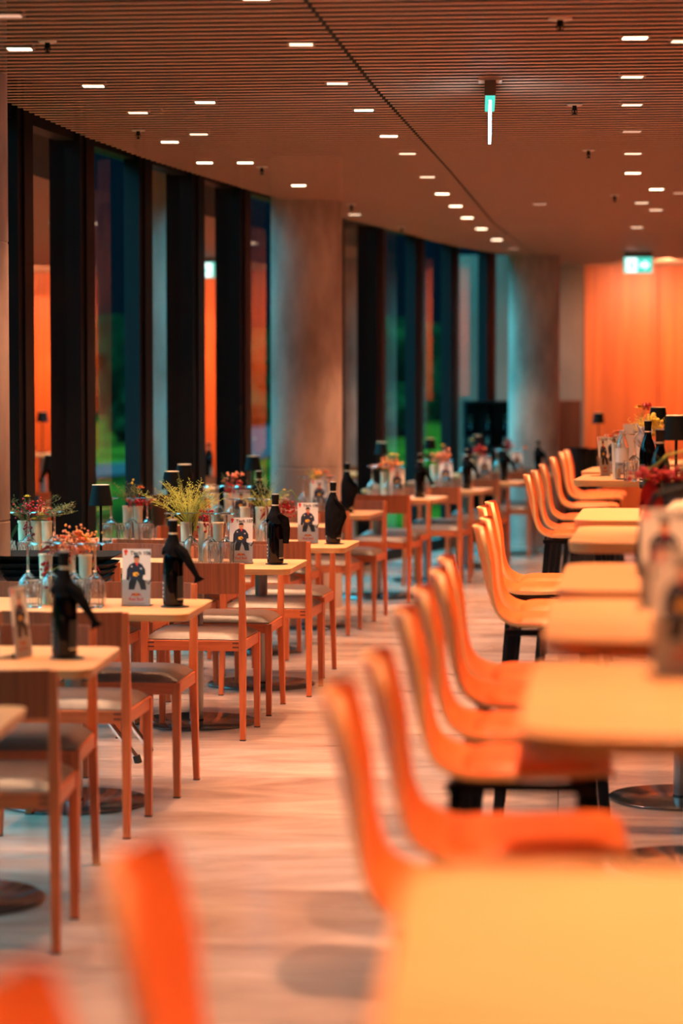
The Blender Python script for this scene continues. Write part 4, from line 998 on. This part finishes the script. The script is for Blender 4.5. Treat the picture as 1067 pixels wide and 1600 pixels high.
# grey napkin and red garland with foliage
b = BM(); n = 10; g = {}
for i in range(n + 1):
    for j in range(n + 1):
        u, v = -1 + 2*i/n, -1 + 2*j/n
        g[i, j] = b.verts.new((u*.05*(1 - .4*(v+1)/2) + .01*math.sin(v*5), .012*math.sin(u*6 + v*3), v*.055 + .02*u*u))
for i in range(n):
    for j in range(n): b.faces.new((g[i, j], g[i+1, j], g[i+1, j+1], g[i, j+1]))
no = obj('napkin', b, M['grey_cloth'], None, True, loc=(1.545, 12.35, 1.315)); m2 = no.modifiers.new('s', 'SOLIDIFY'); m2.thickness = .003
tag(no, 'pale grey napkin tied to a bottle neck behind the red flowers', 'napkin')
gx, gy = 1.12, 7.9
bouquet((gx, gy, Z1 + .16), [('b', 'red_leaf', (.0, 0, .035), (.16, .06, .025), 190, .0085), ('l', 'red_leaf', [((-.11, 0, .02), (-.15 + .02*i, -.02, -.10 - .012*i), .012) for i in range(6)]),
        ('t', 'stem_yellow', [(-.12, 0, .02), (-.06, 0, .10), (.02, 0, .12), (.12, 0, .08)], .004), ('t', 'stem', [(-.13, 0, -.08), (-.135, 0, -.02), (-.12, 0, .05), (-.05, 0, .10)], .005), ('g', 'plume_dark', (.3, 0, 1), .18, 26, .8),
        ('b', 'orange_b', (.075, -.02, .11), (.03, .02, .03), 24, .009)], 'crimson flower garland with dark foliage at the right edge', 21)
b = BM(); lathe(b, [(0, 0), (.07, 0), (.085, .17), (.08, .17), (.066, .01), (0, .01)], 32, cap=False); tag(obj('flower_pot', b, M['soil'], None, True, loc=(gx + .01, gy, Z1)), 'dark pot under the crimson flowers at the right edge', 'flower pot')
bouquet((1.62, 12.9, Z1 + .20), [('g', 'plume_pale', (.0, 0, 1), .17, 80, .45), ('g', 'plume_pale', (.25, 0, 1), .17, 50, .6), ('b', 'yellow_b', (.03, 0, .09), (.05, .04, .05), 70, .012)], 'golden yellow pampas bouquet between two black lamp shades', 22, 1.0)
dup(vase0, (1.62, 12.9, Z1 + .012), 0, 'cream tapered vase holding the golden pampas', 'cream tapered vases')
bouquet((1.64, 13.3, Z1 + .27), [('f', 'yellow_b', (0, 0, .10), .035), ('b', 'berry', (.04, 0, .11), (.03, .02, .015), 20, .008)], 'yellow flowers with dark buds above the black lamp shade', 23)
bouquet((1.45, 12.75, Z1 + .18), [('f', 'coral', (.0, 0, .06), .035), ('f', 'coral', (-.03, 0, .04), .03), ('f', 'red_leaf', (.03, 0, .06), .025)], 'pink and red blossom behind the water bottle', 24)
dup(vase0, (1.45, 12.75, Z1), 0, 'cream tapered vase under the pink blossom', 'cream tapered vases')
# black handled basket with folded cloth, nearer right
q = place(1050, 800, Z1); q = (.86, 6.2, Z1)
t = thing('serving_basket', 'black framed basket holding a folded cream cloth, cut by the right edge', 'basket', q, .1)
b = BM(); prism(b, rounded(.20, .16, .03), 0, .05, bot_inset=.1); obj('body', b, M['lamp_black'], t, bevel=.004)
b = BM(); tube(b, [(-.10, 0, .04), (-.09, 0, .14), (-.055, 0, .205), (.03, 0, .225), (.12, 0, .225)], .009, 10); tube(b, [(-.06, -.05, .06), (-.02, -.06, .12), (.05, -.06, .145), (.12, -.06, .145)], .009, 10); obj('handle', b, M['lamp_black'], t, True)
b = BM(); tube(b, [(-.065, -.02, .06), (-.045, -.02, .13), (.0, -.02, .165), (.06, -.02, .17), (.12, -.02, .165)], [.02, .03, .034, .034, .03], 14, flat=.8); obj('folded_cloth', b, M['bread'], t, True)
for (pr) in (glass0, tumb0, vase0, bottle0, *nap0, coast0, lamp0, chair0, tab0, tabL, stool0, bar0):
    if 'used' in pr: del pr['used']
for o in bpy.data.objects:
    if 'used' in o: del o['used']
